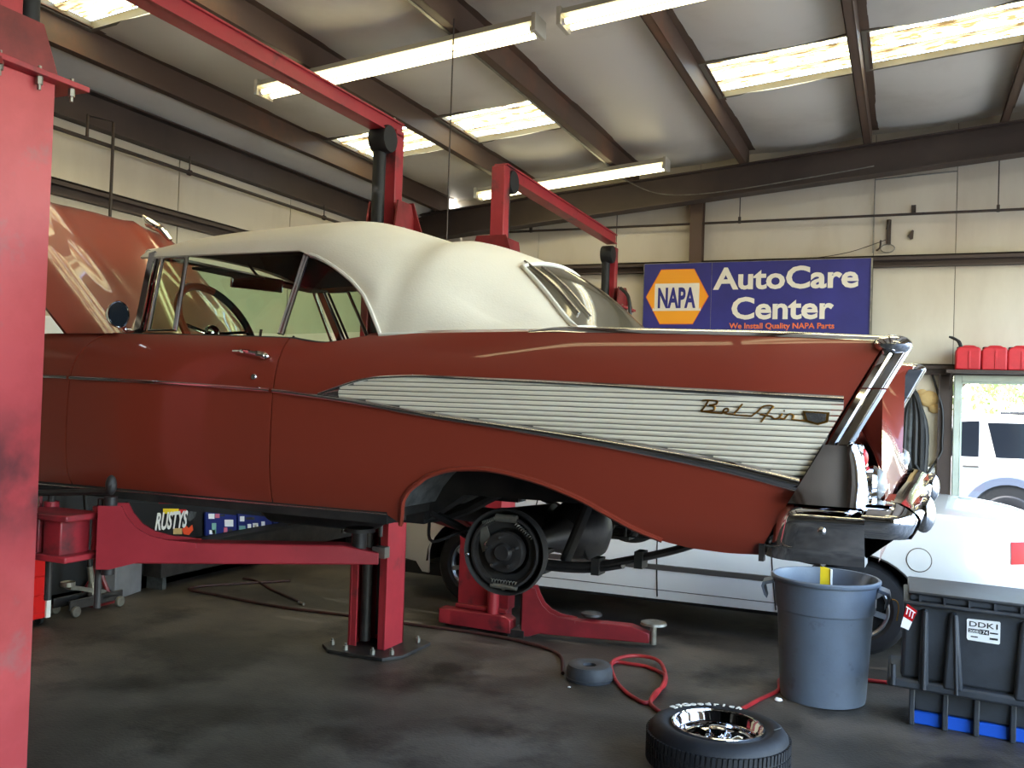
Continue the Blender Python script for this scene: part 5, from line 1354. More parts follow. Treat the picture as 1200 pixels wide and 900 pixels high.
# ================================================================== THE BLUE SIGN
sg = thing('shop_sign', 'blue sign reading NAPA AutoCare Center fixed on the back wall', 'sign', (-1.606, YB - .1, 2.36))
SX0, SX1, SZ0, SZ1, SGY = -2.80, -.372, 2.32, 3.252, YB - .18
part(sg, 'sign_panel', M_SIGNBLUE, box(SX0, SX1, SGY, SGY + .02, SZ0, SZ1))
part(sg, 'sign_edge', M_GALV, MB().box(SX0 - .006, SX0, SGY - .01, SGY + .03, SZ0, SZ1).box(SX1, SX1 + .016, SGY - .012, SGY + .03, SZ0, SZ1).box(SX0, SX1, SGY - .004, SGY + .03, SZ1, SZ1 + .006).box(SX0, SX1, SGY - .004, SGY + .03, SZ0 - .006, SZ0))
part(sg, 'sign_seam', M_GALV, MB().box(-2.03, -2.027, SGY - .002, SGY, SZ0, SZ1))
def spx(px): return lerp(SX0, SX1, (px - 757) / (1021.5 - 757) + .035 * math.sin(PI * (px - 757) / 264.5))
hx0, hx1 = -2.765, -2.065
hexo = [(hx0, 2.875), (hx0 + .165, 3.180), (hx1 - .165, 3.180), (hx1, 2.875), (hx1 - .165, 2.570), (hx0 + .165, 2.570)]
def hexs(k, cx=(hx0 + hx1) / 2, cz=2.875): return [(cx + (a - cx) * k, cz + (b - cz) * k) for a, b in hexo]
lg = part(sg, 'logo_hexagon', M_SIGNYEL, MB().prism(hexs(1.0), 'y', SGY - .006, SGY))
part(lg, 'logo_rim', M_SIGNORG, MB().prism(hexs(1.025), 'y', SGY - .003, SGY))
part(lg, 'logo_band', M_SIGNWHT, MB().prism([(hx0 + .075, 2.715), (hx0 + .098, 2.715 + .31), (hx1 - .098, 3.025), (hx1 - .075, 2.715)], 'y', SGY - .008, SGY - .006))
part(lg, 'logo_side', M_SIGNYEL, MB().prism([(hx0 + .01, 2.875), (hx0 + .095, 3.012), (hx0 + .095, 2.728)], 'y', SGY - .010, SGY - .006))
part(lg, 'logo_side', M_SIGNYEL, MB().prism([(hx1 - .01, 2.875), (hx1 - .095, 3.012), (hx1 - .095, 2.728)], 'y', SGY - .010, SGY - .006))
def sign_text(txt, x0, x1, z, cap, m, bold, parent=sg, name='lettering', y=SGY - .004, depth=.002):
    mb = lettering(txt, 1.0, depth / 1.0, bold, align='LEFT')
    lo = min(p[0] for p in mb.v); hi = max(p[0] for p in mb.v); zt_ = max(p[2] for p in mb.v if True)
    base = MB(); capz = lettering('A', 1.0, .001, bold); ch = max(p[2] for p in capz.v) - min(p[2] for p in capz.v)
    kx = (x1 - x0) / (hi - lo); kz = cap / ch
    return part(parent, name, m, mb.mapped(lambda p: Vector((x0 + (p.x - lo) * kx, y + p.y, z + p.z * kz))), smooth=0)
sign_text('NAPA', hx0 + .135, hx1 - .135, 2.755, .235, M_SIGNBLUE, .034, lg, 'logo_lettering', SGY - .010)
sign_text('AutoCare', -2.01, -.49, 2.955, .245, M_SIGNWHT, .028)
sign_text('Center', -1.80, -.73, 2.625, .245, M_SIGNWHT, .028)
sign_text('We Install Quality NAPA Parts', -1.82, -.72, 2.515, .062, M_SIGNORG, .018)

# ================================================================== SHELF AND RED FUEL CANS
sh = thing('wall_shelf', 'dark steel shelf above the window carrying red fuel cans', 'shelf', (.75, YB, 2.07))
part(sh, 'board', M_STEELD, box(.36, 1.75, YB - .30, YB - .062, 2.062, 2.095))
part(sh, 'shelf_bracket', M_STEELD, MB().prism([(YB - .29, 2.062), (YB - .062, 2.062), (YB - .062, 1.90), (YB - .08, 1.90)], 'x', .40, .415))
def fuel_can(x, label, spout):
    c = thing('fuel_can', label, 'fuel can', (x, YB - .18, 2.096), 'red fuel cans on the shelf')
    w, d, h = .113, .10, .228; b = (x, YB - .18, 2.096)
    part(c, 'body', M_REDCAN, MB().prism([(b[0]-w, b[2]), (b[0]-w, b[2]+h*.86), (b[0]-w+.03, b[2]+h), (b[0]+w-.02, b[2]+h), (b[0]+w, b[2]+h*.9), (b[0]+w, b[2])], 'y', b[1]-d, b[1]+d), bevel=.016, seg=3)
    part(c, 'panel_rib', M_REDCAN, MB().box(b[0]+.0, b[0]+.022, b[1]-d-.005, b[1]-d+.01, b[2]+.01, b[2]+h*.82), bevel=.004)
    part(c, 'handle', M_REDCAN, MB().tube(catmull([(b[0]-.05, b[1], b[2]+h-.01), (b[0]-.03, b[1], b[2]+h+.008), (b[0]+.05, b[1], b[2]+h+.008), (b[0]+.08, b[1], b[2]+h-.01)], 4), .013, 8))
    cap = part(c, 'cap', M_BLACK, MB().lathe([(.026, 0), (.026, .02), (.018, .026), (.0005, .028)], (b[0]-.075, b[1], b[2]+h-.02), 'z', 14))
    if spout: part(c, 'spout', M_BLACK, MB().tube(catmull([(b[0]-.06, b[1], b[2]+h-.01), (b[0]-.085, b[1], b[2]+h+.06), (b[0]-.15, b[1], b[2]+h+.10), (b[0]-.175, b[1], b[2]+h+.105)], 5), [.018]*6 + [.014]*5 + [.011]*5, 10))
fuel_can(.555, 'red fuel can with a long black spout, first on the shelf', True)
fuel_can(.788, 'red fuel can without spout, between the spouted can and the next', False)
fuel_can(1.015, 'red fuel can on the shelf cut by the picture edge', False)

# ================================================================== HOSES AND CABLES ON THE BACK WALL
hb = thing('hanging_hoses', 'bundle of dark hoses hanging from a hook behind the fins', 'hose', (.06, YB, 1.86))
part(hb, 'hook', M_PIPE, MB().tube(catmull([(.06, YB, 1.90), (.06, YB - .08, 1.90), (.05, YB - .13, 1.86), (.08, YB - .14, 1.90)], 5), .012, 8))
for k, (xo, ln, m) in enumerate(((-.10, .75, M_HOSEBLK), (-.06, .85, M_HOSEBLK), (-.02, .70, M_LINER), (.03, .80, M_HOSEBLK), (.08, .78, M_HOSEBLK))):
    part(hb, 'hose_loop', m, MB().tube(catmull([(.06, YB - .10 - .01*k, 1.87), (.06 + xo*.5, YB - .10 - .012*k, 1.80), (.06 + xo*1.1, YB - .09, 1.55), (.06 + xo*1.2, YB - .08, 1.87 - ln), (.06 + xo*.9 + .05, YB - .06, 1.80 - ln), (.06 + xo*.7 + .07, YB - .06, 1.5), (.065, YB - .09, 1.86)], 6), .030, 8))
tag(build('wall_cable', MB().tube(catmull([(.24, YB - .03, 2.05), (.30, YB - .03, 1.85), (.345, YB - .03, 1.66), (.345, YB - .03, 1.35), (.335, YB - .03, 1.24), (.20, YB - .1, 1.0), (.05, YB - .2, .74), (-.05, YB - .25, .55)], 6), .012, 8), M_HOSEBLK), 'dark cable falling from the girt, then slanting past the bumper', 'cable')
tag(build('wall_cable', MB().tube(catmull([(.10, YB - .12, 1.12), (.20, YB - .14, .98), (.32, YB - .14, .84), (.365, YB - .12, .66), (.37, YB - .1, .3)], 6), .014, 8), M_HOSEBLK), 'dark hose curving from the hose bundle down beside the window', 'cable')
t = thing('wall_strip', 'narrow white board with a red stripe against the back wall beside the window', 'board', (.22, YB - .1, 0))
part(t, 'body', M_WHITE, box(.185, .292, YB - .06, YB - .02, 0, 1.10), bevel=.008)
part(t, 'stripe', M_LENSR, box(.183, .294, YB - .063, YB - .03, .775, .80))

# ================================================================== GREY WASTE BIN
BX, BY = -.405, 5.64
bn = thing('waste_bin', 'round grey plastic waste bin standing below the rear bumper', 'bin', (BX, BY, 0))
prof = [(.001, .012), (.215, .012), (.222, .0), (.232, .004), (.236, .03), (.262, .50), (.264, .505), (.272, .51), (.274, .52), (.284, .665), (.296, .668), (.302, .676), (.302, .690), (.294, .697), (.284, .694), (.276, .66), (.256, .50), (.230, .05), (.001, .04)]
part(bn, 'body', M_BIN, MB().lathe(prof, (BX, BY, 0), 'z', 48), smooth=40)
for a, lab in ((PI * 1.02, None), (.02, 'tag')):
    ca, sa = math.cos(a), math.sin(a)
    def H(r, v, z): return (BX + ca * r - sa * v, BY + sa * r + ca * v, z)
    hd_ = MB()
    pr = [(.285, .66), (.345, .64), (.352, .615), (.335, .565), (.318, .545), (.322, .56), (.335, .61), (.330, .625), (.280, .64)]
    n = len(pr)
    hd_.add([H(r, -.07, z) for r, z in pr] + [H(r, .07, z) for r, z in pr], [tuple(range(n)), tuple(range(2*n - 1, n - 1, -1))] + [(i, i + n, (i + 1) % n + n, (i + 1) % n) for i in range(n)])
    h_ = part(bn, 'handle', M_BIN, hd_, bevel=.005)
lb = part(bn, 'bin_sticker', M_PAPER, MB().grid([[(BX + .279 * math.cos(a), BY + .279 * math.sin(a), z) for a in [lerp(-.22, -.10, k/4) for k in range(5)]] for z in (.55, .60)]))
t = thing('scraper', 'yellow plastic strip standing up out of the grey bin', 'tool', (BX - .02, BY, .05))
part(t, 'blade', M_YELLOW, MB().prism([(-.428, .05), (-.425, .770), (-.370, .756), (-.373, .05)], 'y', 5.62, 5.626).mapped(lambda p: Vector((p.x, p.y + (p.z - .05) * -.15, p.z))))
part(t, 'edge', M_PAPER, MB().prism([(-.3725, .05), (-.3695, .756), (-.360, .753), (-.363, .05)], 'y', 5.612, 5.630).mapped(lambda p: Vector((p.x, p.y + (p.z - .05) * -.15, p.z))))

# ================================================================== BLACK TOTE standing in a blue tray
TX0, TX1, TY0, TY1 = .055, 1.05, 5.395, 5.74
tb = thing('blue_crate', 'low blue plastic crate showing under the black tote', 'crate', (.55, 5.67, 0))
def skew(mb):      # the front edge leans a little towards the eye going along
    return mb.mapped(lambda p: Vector((p.x, p.y - .10 * (p.x - .05), p.z)))
part(tb, 'crate_side', M_BLUE, skew(MB().box(TX0 + .015, TX1 - .03, TY0 + .012, TY1 - .02, 0, .070)), bevel=.008)
tt = thing('storage_tote', 'large black ribbed storage tote with a white DDK1 sticker', 'tote', (.55, 5.67, .0))
def tpl(x0, x1, y0, y1, z0, x2, x3, y2, y3, z1):
    return MB().add([(x0,y0,z0),(x1,y0,z0),(x1,y1,z0),(x0,y1,z0),(x2,y2,z1),(x3,y2,z1),(x3,y3,z1),(x2,y3,z1)], [(0,3,2,1),(4,5,6,7),(0,1,5,4),(1,2,6,5),(2,3,7,6),(3,0,4,7)])
part(tt, 'lower_body', M_TOTE, skew(tpl(TX0 + .02, TX1 - .02, TY0 + .01, TY1 - .01, .074, TX0 + .005, TX1 - .005, TY0 - .01, TY1, .22)), bevel=.012)
for x in (TX0 - .005, TX0 + .155, TX0 + .300, TX0 + .465, TX0 + .66, TX0 + .86):
    part(tt, 'foot_rib', M_TOTE, skew(box(x, x + .028, TY0 - .022, TY0 + .05, .0, .22)), bevel=.006)
part(tt, 'skirt', M_TOTE, skew(MB().box(TX0 - .115, TX1 + .05, TY0 - .10, TY1 + .05, .205, .255)), bevel=.014)
part(tt, 'upper_body', M_TOTE, skew(tpl(TX0 - .05, TX1 + .01, TY0 - .055, TY1, .25, TX0 - .04, TX1 + .03, TY0 - .075, TY1 + .03, .66)), bevel=.02)
for x0, x1, x2, x3 in ((.035, .085, .045, .075), (.150, .245, .175, .215), (.470, .560, .495, .53), (.78, .87, .80, .84)):
    part(tt, 'wall_rib', M_TOTE, skew(MB().prism([(TX0 + x0, .235), (TX0 + x1, .235), (TX0 + x3, .630), (TX0 + x2, .630)], 'y', TY0 - .105, TY0 - .04)), bevel=.014)
for x0, x1, r in ((.062, .062, .012), (.215, .200, .008), (.545, .530, .008), (-.085, -.085, .012)):
    part(tt, 'rib_edge', M_TOTE, skew(MB().tube([(TX0 + x0, TY0 - .106, .22), (TX0 + x1, TY0 - .108, .625 if x0 > 0 else .33)], r, 8)))
lid = part(tt, 'lid', M_TOTE, skew(MB().box(TX0 - .045, TX1 + .05, TY0 - .115, TY1 + .05, .648, .668).box(TX0 - .015, TX1 + .02, TY0 - .085, TY1 + .02, .668, .706).box(TX0 - .025, TX1 + .04, TY0 - .10, TY1 + .04, .701, .718)), bevel=.01)
for k in range(9):
    part(lid, 'lid_rib', M_TOTE, skew(box(TX0 + .03 + .115 * k, TX0 + .042 + .115 * k, TY0 - .102, TY0 - .08, .668, .703)))
def tote_y(x, z): return TY0 - .10 * (x - .05) - lerp(.055, .075, (z - .25) / .46) - .004
st = MB().prism([(.318, .500), (.312, .508), (.310, .603), (.316, .608), (.458, .612), (.462, .606), (.462, .503), (.456, .497)], 'y', 0, .002)
lbl = part(tt, 'sticker', M_PAPER, st.mapped(lambda p: Vector((p.x, tote_y(p.x, p.z) - p.y, p.z))))
def tote_text(txt, x0, x1, z, cap, m=M_INK, out=.0045, bold=.012):
    mb = lettering(txt, 1.0, .001, bold, align='LEFT'); lo = min(p[0] for p in mb.v); hi = max(p[0] for p in mb.v)
    part(lbl, 'lettering', m, mb.mapped(lambda p: Vector((x0 + (p.x - lo) * (x1 - x0) / (hi - lo), tote_y(x0 + (p.x - lo) * (x1 - x0) / (hi - lo), z) - out, z + p.z * cap / .7))), smooth=0)
tote_text('DDK1', .322, .450, .572, .026)
bars = MB().box(.318, .366, 0, .001, .540, .560).box(.368, .412, 0, .001, .537, .562)
part(lbl, 'barcode_block', M_INK, bars.mapped(lambda p: Vector((p.x, tote_y(p.x, p.z) - .003 - p.y, p.z))))
tote_text('2008', .321, .363, .543, .013, M_PAPER, .0065)
tote_text('174', .373, .407, .541, .017, M_PAPER, .0065)
part(lbl, 'fine_print', M_INK, MB().box(.330, .362, 0, .001, .517, .523).box(.415, .452, 0, .001, .516, .526).box(.416, .452, 0, .001, .546, .553).mapped(lambda p: Vector((p.x, tote_y(p.x, p.z) - .003 - p.y, p.z))))
def tag_pt(p): return Vector((p.x, TY0 - .125 + p.y, p.z))
rt = part(tt, 'red_tag', M_LENSR, MB().prism([(.012, .588), (.030, .655), (.078, .622), (.055, .565)], 'y', 0, .003).mapped(tag_pt))
part(rt, 'tag_print', M_PAPER, MB().prism([(.0, .532), (.012, .586), (.055, .563), (.038, .519)], 'y', -.0005, .003).bar((.024, -.001, .640), (.068, -.001, .612), .003, .006).bar((.026, -.001, .600), (.032, -.001, .630), .003, .005).bar((.040, -.001, .590), (.046, -.001, .620), .003, .005).bar((.053, -.001, .582), (.059, -.001, .611), .003, .005).mapped(tag_pt))
part(tt, 'tag_wire', M_GOLD, MB().tube(catmull([(-.02, TY0 - .125, .56), (-.012, TY0 - .125, .62), (-.02, TY0 - .125, .66), (-.045, TY0 - .12, .668)], 5), .0035, 6))

# ================================================================== LOOSE WHEEL lying on the floor
WX, WY = -.752, 4.27
TR, TH = .315, .215
wl_ = thing('loose_wheel', 'loose black tyre on a chrome wheel lying flat on the floor', 'wheel', (WX, WY, 0))
tp = [(.205, .018), (.225, .006), (.262, .0), (.288, .016), (.308, .036), (TR, .062), (TR + .002, TH*.5), (TR, TH - .058), (.308, TH - .032), (.290, TH - .010), (.262, TH + .002), (.235, TH - .004), (.218, TH - .014), (.205, TH - .022)]
part(wl_, 'tyre', M_RUBBER, MB().lathe(tp, (WX, WY, 0), 'z', 64), smooth=60)
tread = MB()
for k in range(90):
    a = 2*PI*k/90
    for z0, z1, tw in ((.045, .085, .010), (.092, .123, -.008), (.130, .172, .010)):
        c, s_ = math.cos(a), math.sin(a); c2, s2 = math.cos(a + .045), math.sin(a + .045); c3, s3 = math.cos(a + tw), math.sin(a + tw); c4, s4 = math.cos(a + .045 + tw), math.sin(a + .045 + tw)
        r0, r1 = TR - .004, TR + .007
        tread.add([(WX + r*cx, WY + r*sx, z) for r in (r0, r1) for cx, sx, z in ((c, s_, z0), (c2, s2, z0), (c4, s4, z1), (c3, s3, z1))],
                  [(4,5,6,7), (0,1,5,4), (1,2,6,5), (2,3,7,6), (3,0,4,7)])
tr_ = part(wl_, 'tread', M_RUBBER, tread, smooth=0); tr_['kind'] = 'stuff'
rimz = TH
part(wl_, 'rim', M_CHROME, MB().lathe([(.212, rimz - .020), (.208, rimz - .004), (.200, rimz - .002), (.196, rimz - .016), (.190, rimz - .020), (.184, rimz - .05), (.176, rimz - .055), (.170, rimz - .10), (.166, rimz - .16)], (WX, WY, 0), 'z', 56), smooth=50)
part(wl_, 'wheel_disc', M_CHROME, MB().lathe([(.168, rimz - .085), (.15, rimz - .075), (.135, rimz - .080)], (WX, WY, 0), 'z', 48))
for k in range(5):
    a = 2*PI*k/5 + .5
    m = MB().grid([[(u, v * w, rimz - .085 + .030 * (1 - abs(v)) ** .6 + .018 * math.sin(PI * (u - .04) / .11)) for v in [lerp(-1, 1, i/6) for i in range(7)]] for u, w in ((.035, .030), (.06, .022), (.09, .020), (.12, .028), (.145, .048))])
    part(wl_, 'spoke', M_CHROME, m.mapped(lambda p: Vector((WX + p.x*math.cos(a) - p.y*math.sin(a), WY + p.x*math.sin(a) + p.y*math.cos(a), p.z))), smooth=60)
part(wl_, 'backing', M_BLACK, MB().lathe([(.170, .055), (.0005, .05)], (WX, WY, 0), 'z', 32))
hbm = part(wl_, 'hub', M_CHROME, MB().lathe([(.060, rimz - .085), (.055, rimz - .055), (.044, rimz - .050), (.040, rimz - .020), (.030, rimz - .014), (.0005, rimz - .012)], (WX, WY, 0), 'z', 28), smooth=40)
for k in range(5):
    a = 2*PI*k/5 + .2
    part(hbm, 'lug_nut', M_CHROMED, MB().lathe([(.0005, .020), (.008, .018), (.009, 0)], (WX + .052*math.cos(a), WY + .052*math.sin(a), rimz - .062), 'z', 6))
part(wl_, 'valve', M_BLACK, MB().tube([(WX + .178*math.cos(.1), WY + .178*math.sin(.1), rimz - .055), (WX + .172*math.cos(.1), WY + .172*math.sin(.1), rimz - .02)], .005, 8))
# raised white letters round the side wall
def sidewall(txt, a_mid, r, size, step):
    mb = MB(); n = len(txt)
    for i, ch in enumerate(txt):
        l = lettering(ch, size, .0015, .0015, sx=1.25)
        a = a_mid - (i - (n - 1) / 2) * step
        ca, sa = math.cos(a), math.sin(a)
        mb.add([(WX + (r + p[2]) * ca + p[0] * sa, WY + (r + p[2]) * sa - p[0] * ca, TH + .0035 - p[1]) for p in l.v], l.f)
    return mb
part(wl_, 'lettering', M_SIGNWHT, sidewall('BFGoodrich', 2.02, .236, .046, .150), smooth=0)
part(wl_, 'side_mark', M_LINER, MB().box(-.03, .03, -.003, .003, 0, .002).mapped(lambda p: Vector((WX + .262*math.cos(.15) + p.x*.5, WY + .262*math.sin(.15) + p.x*.8 + p.y, TH + .003 + p.z))))

# ================================================================== BRAKE DRUM, HOSES AND SCRAPS ON THE FLOOR
dr = thing('brake_drum', 'grey cast brake drum lying face up on the floor', 'brake drum', (-1.70, 5.30, 0))
part(dr, 'shell', mat('drum_grey', rgb(62, 64, 68), 0.6, col2=rgb(50, 52, 56), scale=8), MB().lathe([(.120, .0), (.140, .002), (.142, .018), (.138, .020), (.138, .062), (.130, .072), (.128, .088), (.118, .094), (.060, .092), (.050, .086), (.040, .086), (.038, .06)], (-1.70, 5.30, 0), 'z', 48), smooth=40)
part(dr, 'drum_hole', M_BLACK, MB().lathe([(.038, .07), (.0005, .068)], (-1.70, 5.30, 0), 'z', 24))
def floor_hose(pts, r, m, name, label, cat='hose', n=8):
    P = catmull([Vector((p[0], p[1], r + (p[2] if len(p) > 2 else 0))) for p in pts], n)
    return tag(build(name, MB().tube(P, r, 10), m), label, cat)
def fz(px, py): v = at_z(px, py, 0); return (v.x, v.y)
floor_hose([(-4.9, 6.7), fz(225, 690), fz(260, 700), fz(330, 713), fz(400, 722), fz(480, 733), fz(560, 744), fz(620, 756), fz(655, 769), (-1.868, 5.30)], .011, M_HOSED, 'air_hose', 'long dirty dark red air hose snaking across the floor to the drum')
floor_hose([fz(285, 679), fz(300, 682), fz(318, 692), fz(345, 704), fz(350, 706)], .010, M_HOSED, 'air_hose', 'short dark hose end with a brass tip lying on the floor')
tag(build('hose_coupling', MB().tube([at_z(350, 706, .012), at_z(356, 708, .012)], .012, 8), M_GALV), 'small brass coupling at the loose hose end on the floor', 'coupling')
floor_hose([(-1.545, 5.32), fz(716, 783), fz(722, 778), fz(738, 780), fz(756, 783), fz(772, 790) + (.004,), fz(779, 798) + (.02,), fz(776, 810) + (.02,), fz(766, 820), fz(758, 826), fz(748, 823), fz(732, 812), fz(720, 797), fz(716, 784) + (.022,), fz(730, 776) + (.022,), fz(752, 775) + (.022,), fz(772, 781) + (.022,), fz(780, 794) + (.004,), fz(778, 806) + (.0,), fz(768, 818) + (.022,), fz(762, 826), fz(772, 836), fz(785, 846), fz(810, 852), fz(845, 845), fz(868, 834), fz(890, 822), fz(912, 811), (-.66, 5.85), (-.52, 6.02), (-.25, 6.08), (.02, 6.12), (.5, 6.3)], .0115, M_HOSE, 'air_hose', 'bright red air hose looped on the floor beside the brake drum', n=6)
for px, py, lab, s in ((912, 822, 'crumpled white paper scrap beside the grey bin', .022), (667, 806, 'tiny white scrap on the floor in front of the drum', .010)):
    v = at_z(px, py, 0); rnd = random.Random(px)
    m = MB().ball((v.x, v.y, s * .45), s, s * .8, s * .45, 8, 6)
    m.v = [(a + rnd.uniform(-1, 1) * s * .18, b + rnd.uniform(-1, 1) * s * .18, max(0, c + rnd.uniform(-.1, .1) * s)) for a, b, c in m.v]
    tag(build('paper_scrap', m, M_PAPER, smooth=0), lab, 'paper')

# ================================================================== THINGS ALONG THE FAR END WALL
t = thing('grey_box', 'grey painted metal box on the floor behind the lift arm', 'box', (-5.58, 5.62, 0))
part(t, 'body', M_GREYBOX, box(-5.70, -5.46, 5.43, 5.80, 0, .36) if False else MB().add([(-5.93, 5.44, 0), (-5.60, 5.42, 0), (-5.70, 5.80, 0), (-5.73, 5.86, 0), (-5.93, 5.44, .40), (-5.60, 5.42, .40), (-5.70, 5.80, .40), (-5.73, 5.86, .40)], [(0,3,2,1),(4,5,6,7),(0,1,5,4),(1,2,6,5),(2,3,7,6),(3,0,4,7)]) if False else tpl(-5.735, -5.58, 5.37, 5.40, 0, -5.735, -5.58, 5.37, 5.40, .40) if False else MB().prism([(-5.735, 5.35), (-5.575, 5.40), (-5.665, 5.76), (-5.735, 5.76)], 'z', 0, .40), bevel=.008)
part(t, 'box_lid', M_GREYBOX, MB().prism([(-5.74, 5.345), (-5.57, 5.397), (-5.662, 5.765), (-5.74, 5.765)], 'z', .40, .43), bevel=.006)
part(t, 'plug', M_BLACK, MB().lathe([(.0005, -.006), (.016, -.006), (.016, .004)], (-5.62, 5.386, .07), 'y', 12))
t = thing('floor_jack', 'steel trolley jack on the floor beside the grey box', 'jack', (-5.50, 5.08, 0))
def jpart(t, n, m, mb, **k): return part(t, n, m, mb.mapped(lambda p: Vector((-5.50 - (p.y - 5.03), 5.08 - (p.x + 5.46), p.z))), **k)
jpart(t, 'frame', M_GRIME, MB().box(-5.70, -5.22, 4.94, 4.96, .05, .12).box(-5.70, -5.22, 5.10, 5.12, .05, .12).box(-5.66, -5.5, 4.94, 5.12, .08, .10), bevel=.006)
jpart(t, 'lift_bar', M_GALV, MB().bar((-5.60, 5.03, .11), (-5.28, 5.03, .20), .05, .03))
jpart(t, 'saddle', M_GALV, MB().lathe([(.0005, .02), (.045, .025), (.05, .03), (.05, .0), (.02, -.01)], (-5.27, 5.03, .21), 'z', 16))
jpart(t, 'ram', M_GALV, MB().tube([(-5.50, 5.03, .12), (-5.46, 5.03, .32)], .022, 10).tube([(-5.5, 5.03, .10), (-5.5, 5.03, .20)], .035, 10))
jpart(t, 'handle', M_BLACK, MB().tube([(-5.46, 5.03, .30), (-5.46, 5.12, .95)], .016, 8))
for x in (-5.66, -5.26):
    for y in (4.93, 5.13):
        jpart(t, 'wheel', M_GALV, MB().lathe([(.0005, -.014), (.035, -.014), (.04, -.006), (.04, .006), (.035, .014), (.0005, .014)], (x, y, .04), 'y', 16))
t = thing('tool_cabinet', 'bright red tool cabinet with a white edge behind the post', 'cabinet', (-5.6, 4.75, 0))
part(t, 'body', M_REDTOOL, box(-5.72, -5.36, 4.30, 4.66, .06, .46) if False else box(-5.73, -5.40, 4.22, 4.655, .05, .50), bevel=.006)
part(t, 'edge_strip', M_WHITE, box(-5.40, -5.385, 4.62, 4.655, .05, .50))
part(t, 'drawer_front', M_REDTOOL, MB().box(-5.40, -5.388, 4.24, 4.61, .09, .21), bevel=.004)
for z in (.22, .35): part(t, 'drawer_front', M_REDTOOL, box(-5.40, -5.388, 4.24, 4.61, z, z + .12), bevel=.004)
for y in (4.26, 4.62):
    part(t, 'caster', M_BLACK, MB().lathe([(.0005, -.012), (.03, -.012), (.03, .012), (.0005, .012)], (-5.45, y, .03), 'y', 14))
t = thing('jack_stand', 'dark red jack stand behind the floor jack', 'jack stand', (-5.66, 5.25, 0))
part(t, 'legs', M_LIFTD, MB().tube([(-5.70, 5.17, .02), (-5.66, 5.34, .30)], .018, 8).tube([(-5.54, 5.17, .02), (-5.66, 5.34, .30)], .018, 8).tube([(-5.70, 5.33, .02), (-5.62, 5.26, .30)], .018, 8).tube([(-5.54, 5.33, .02), (-5.62, 5.26, .30)], .018, 8).box(-5.72, -5.52, 5.15, 5.35, .0, .02))
part(t, 'post', M_LIFTD, MB().tube([(-5.62, 5.25, .22), (-5.62, 5.25, .42)], .022, 10).box(-5.67, -5.57, 5.22, 5.28, .42, .44))
# low dark cabinet and posters against the end wall
cb = thing('low_bench', 'low dark bench along the end wall under the posters', 'bench', (-5.6, 6.6, 0))
part(cb, 'body', M_GRIME, box(-5.735, -5.55, 5.85, 8.9, .10, .32), bevel=.006)
part(cb, 'top', M_BLACK, box(-5.735, -5.53, 5.84, 8.91, .32, .345))
for y in (5.88, 7.3, 8.83): part(cb, 'leg', M_LINER, box(-5.73, -5.56, y, y + .04, 0, .10))
M_BANNER = mat('black_banner', rgb(14, 14, 16), 0.5)
M_POSTBLUE = mat('poster_blue', rgb(26, 40, 110), 0.5)
M_ORANGE = mat('poster_orange', rgb(240, 84, 44), 0.5)
M_TEAL = mat('poster_teal', rgb(120, 170, 160), 0.5)
M_PINK = mat('poster_pink', rgb(210, 110, 130), 0.5)
PXW = -5.70
def pw(px, py, lift=0): v = at_x(px, py, PXW); return (PXW + lift, v.y, v.z)
def yz(px, py): v = at_x(px, py, PXW); return (v.y, max(v.z, .352))
wb = thing('wall_board', 'long dark board on the end wall behind the banner and posters', 'board', (-5.73, 6.8, .35))
part(wb, 'board', M_BLACK, box(-5.745, -5.738, 4.4, 9.2, .0, 1.15))
part(wb, 'batten', M_GRIME, MB().box(-5.725, -5.715, 4.4, 9.2, 1.10, 1.15))
bnr = thing('banner', 'black banner lettered RUSTYS in white with an orange mark on the end wall', 'banner', (PXW, 6.2, .35))
q = [yz(150, 588), yz(236, 592), yz(236, 632), yz(150, 640)]
part(bnr, 'sheet', M_BANNER, MB().prism(q, 'x', PXW - .02, PXW))
o_, ex = Vector(pw(181, 621, .004)), Vector(pw(219, 617, .004)); up = Vector(pw(182, 601, .004)) - o_
mb = lettering('RUSTYS', 1.0, .001, .03, shear=.25, align='LEFT'); lo = min(p[0] for p in mb.v); hi = max(p[0] for p in mb.v)
part(bnr, 'lettering', M_WHITE, mb.mapped(lambda p: o_ + (ex - o_) * ((p.x - lo) / (hi - lo)) + up * (p.z / .72) + Vector((p.y, 0, 0))), smooth=0)
def quad(parent, name, m, a, b, lift): part(parent, name, m, MB().prism([yz(a[0], a[1]), yz(b[0], a[1]), yz(b[0], b[1]), yz(a[0], b[1])], 'x', PXW, PXW + lift))
quad(bnr, 'yellow_strip', M_YELLOW, (191, 596), (209, 602), .004)
quad(bnr, 'red_strip', M_REDTOOL, (210, 597), (218, 601), .004)
part(bnr, 'badge', M_LINER, MB().prism([yz(*p) for p in ((218, 603), (223, 599), (230, 600), (228, 606), (222, 611), (218, 608))], 'x', PXW, PXW + .004))
part(bnr, 'orange_mark', M_ORANGE, MB().prism([yz(*p) for p in ((213, 620), (218, 616), (221, 619), (225, 615), (226, 621), (221, 627), (215, 626))], 'x', PXW, PXW + .004))
quad(bnr, 'tan_strip', M_FOAM, (203, 619), (213, 626), .004)
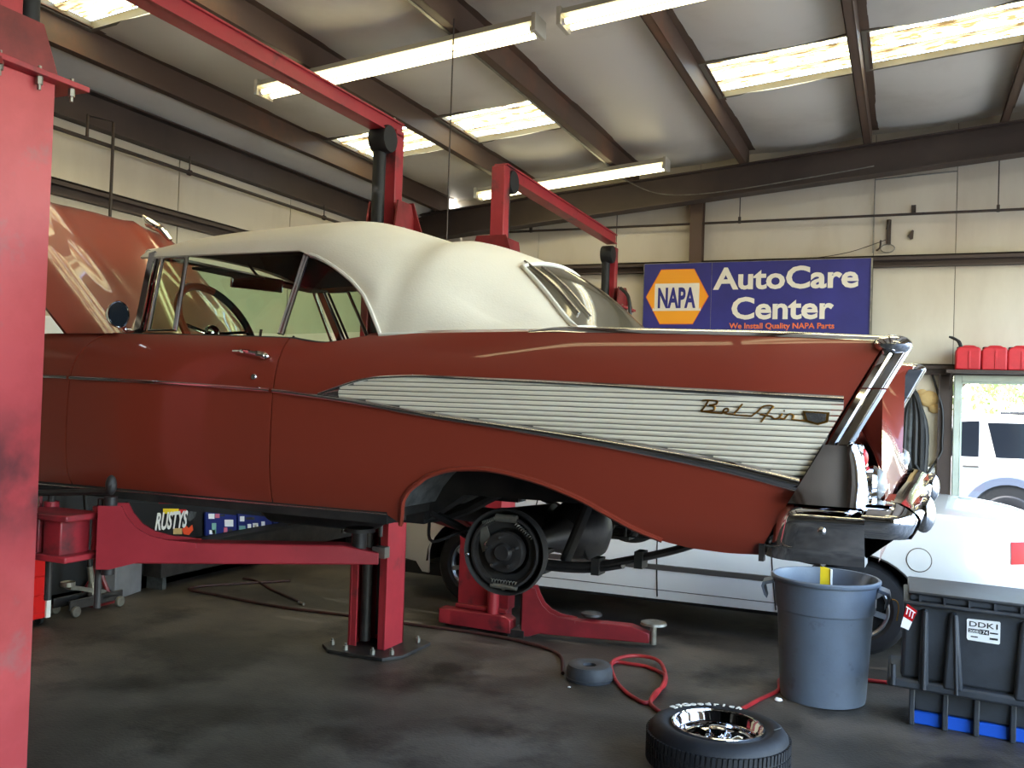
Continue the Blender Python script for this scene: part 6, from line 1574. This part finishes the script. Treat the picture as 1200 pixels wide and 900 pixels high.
def board(label, a, b, bits):
    t = thing('poster_board', label, 'poster', (PXW, yz(*a)[0], yz(a[0], b[1])[1]))
    part(t, 'sheet', M_POSTBLUE, MB().prism([yz(a[0], a[1]), yz(b[0], a[1] + 4), yz(b[0], b[1]), yz(a[0], b[1])], 'x', PXW - .02, PXW))
    for m, p0, p1 in bits: quad(t, 'print', m, p0, p1, .004)
    return t
board('blue poster board with a pale figure print, next to the black banner', (241, 600), (277, 628), [(M_PAPER, (244, 602), (251, 608)), (M_PINK, (252, 602), (257, 607)), (M_LINER, (258, 603), (263, 605)), (M_TEAL, (248, 613), (253, 626)), (M_PAPER, (245, 621), (252, 626)), (M_PAPER, (263, 609), (273, 617)), (M_PINK, (262, 618), (266, 626)), (M_LINER, (268, 620), (272, 625))])
board('blue poster board with green and white prints, next to the open stair', (279, 602), (318, 630), [(M_PAPER, (281, 605), (286, 611)), (M_LINER, (288, 606), (298, 609)), (M_TEAL, (280, 616), (287, 627)), (M_PAPER, (290, 614), (294, 619)), (M_PAPER, (296, 613), (302, 626)), (M_FOAM, (298, 615), (300, 620)), (M_PAPER, (306, 611), (310, 622)), (M_LINER, (312, 616), (317, 622))])
board('dark blue poster board nearest the far column under the car', (320, 607), (402, 632), [(M_LINER, (321, 609), (324, 612)), (M_FOAM, (331, 611), (336, 618)), (M_LINER, (338, 612), (350, 615))])
t = thing('junction_box', 'pale electrical box with a dark edge on the end wall under the open hood', 'box', (-5.7, 5.2, 2.0))
a, b = at_x(52, 352, -5.70), at_x(84, 392, -5.70)
part(t, 'body', M_WHITE, box(-5.74, -5.66, at_x(60, 370, -5.7).y - .35, at_x(84, 370, -5.7).y, 1.90, 2.14), bevel=.006)
part(t, 'edge', M_BLACK, MB().box(-5.74, -5.65, at_x(84, 370, -5.7).y, at_x(89, 370, -5.7).y, 1.85, 2.20).tube([(-5.66, at_x(60, 345, -5.7).y, 2.17), (-5.62, at_x(66, 343, -5.7).y, 2.19), (-5.66, at_x(86, 345, -5.7).y, 2.16)], .014, 8))
part(t, 'switch', M_GALV, box(-5.74, -5.68, at_x(92, 370, -5.7).y, at_x(102, 370, -5.7).y, 1.90, 2.08), bevel=.005)
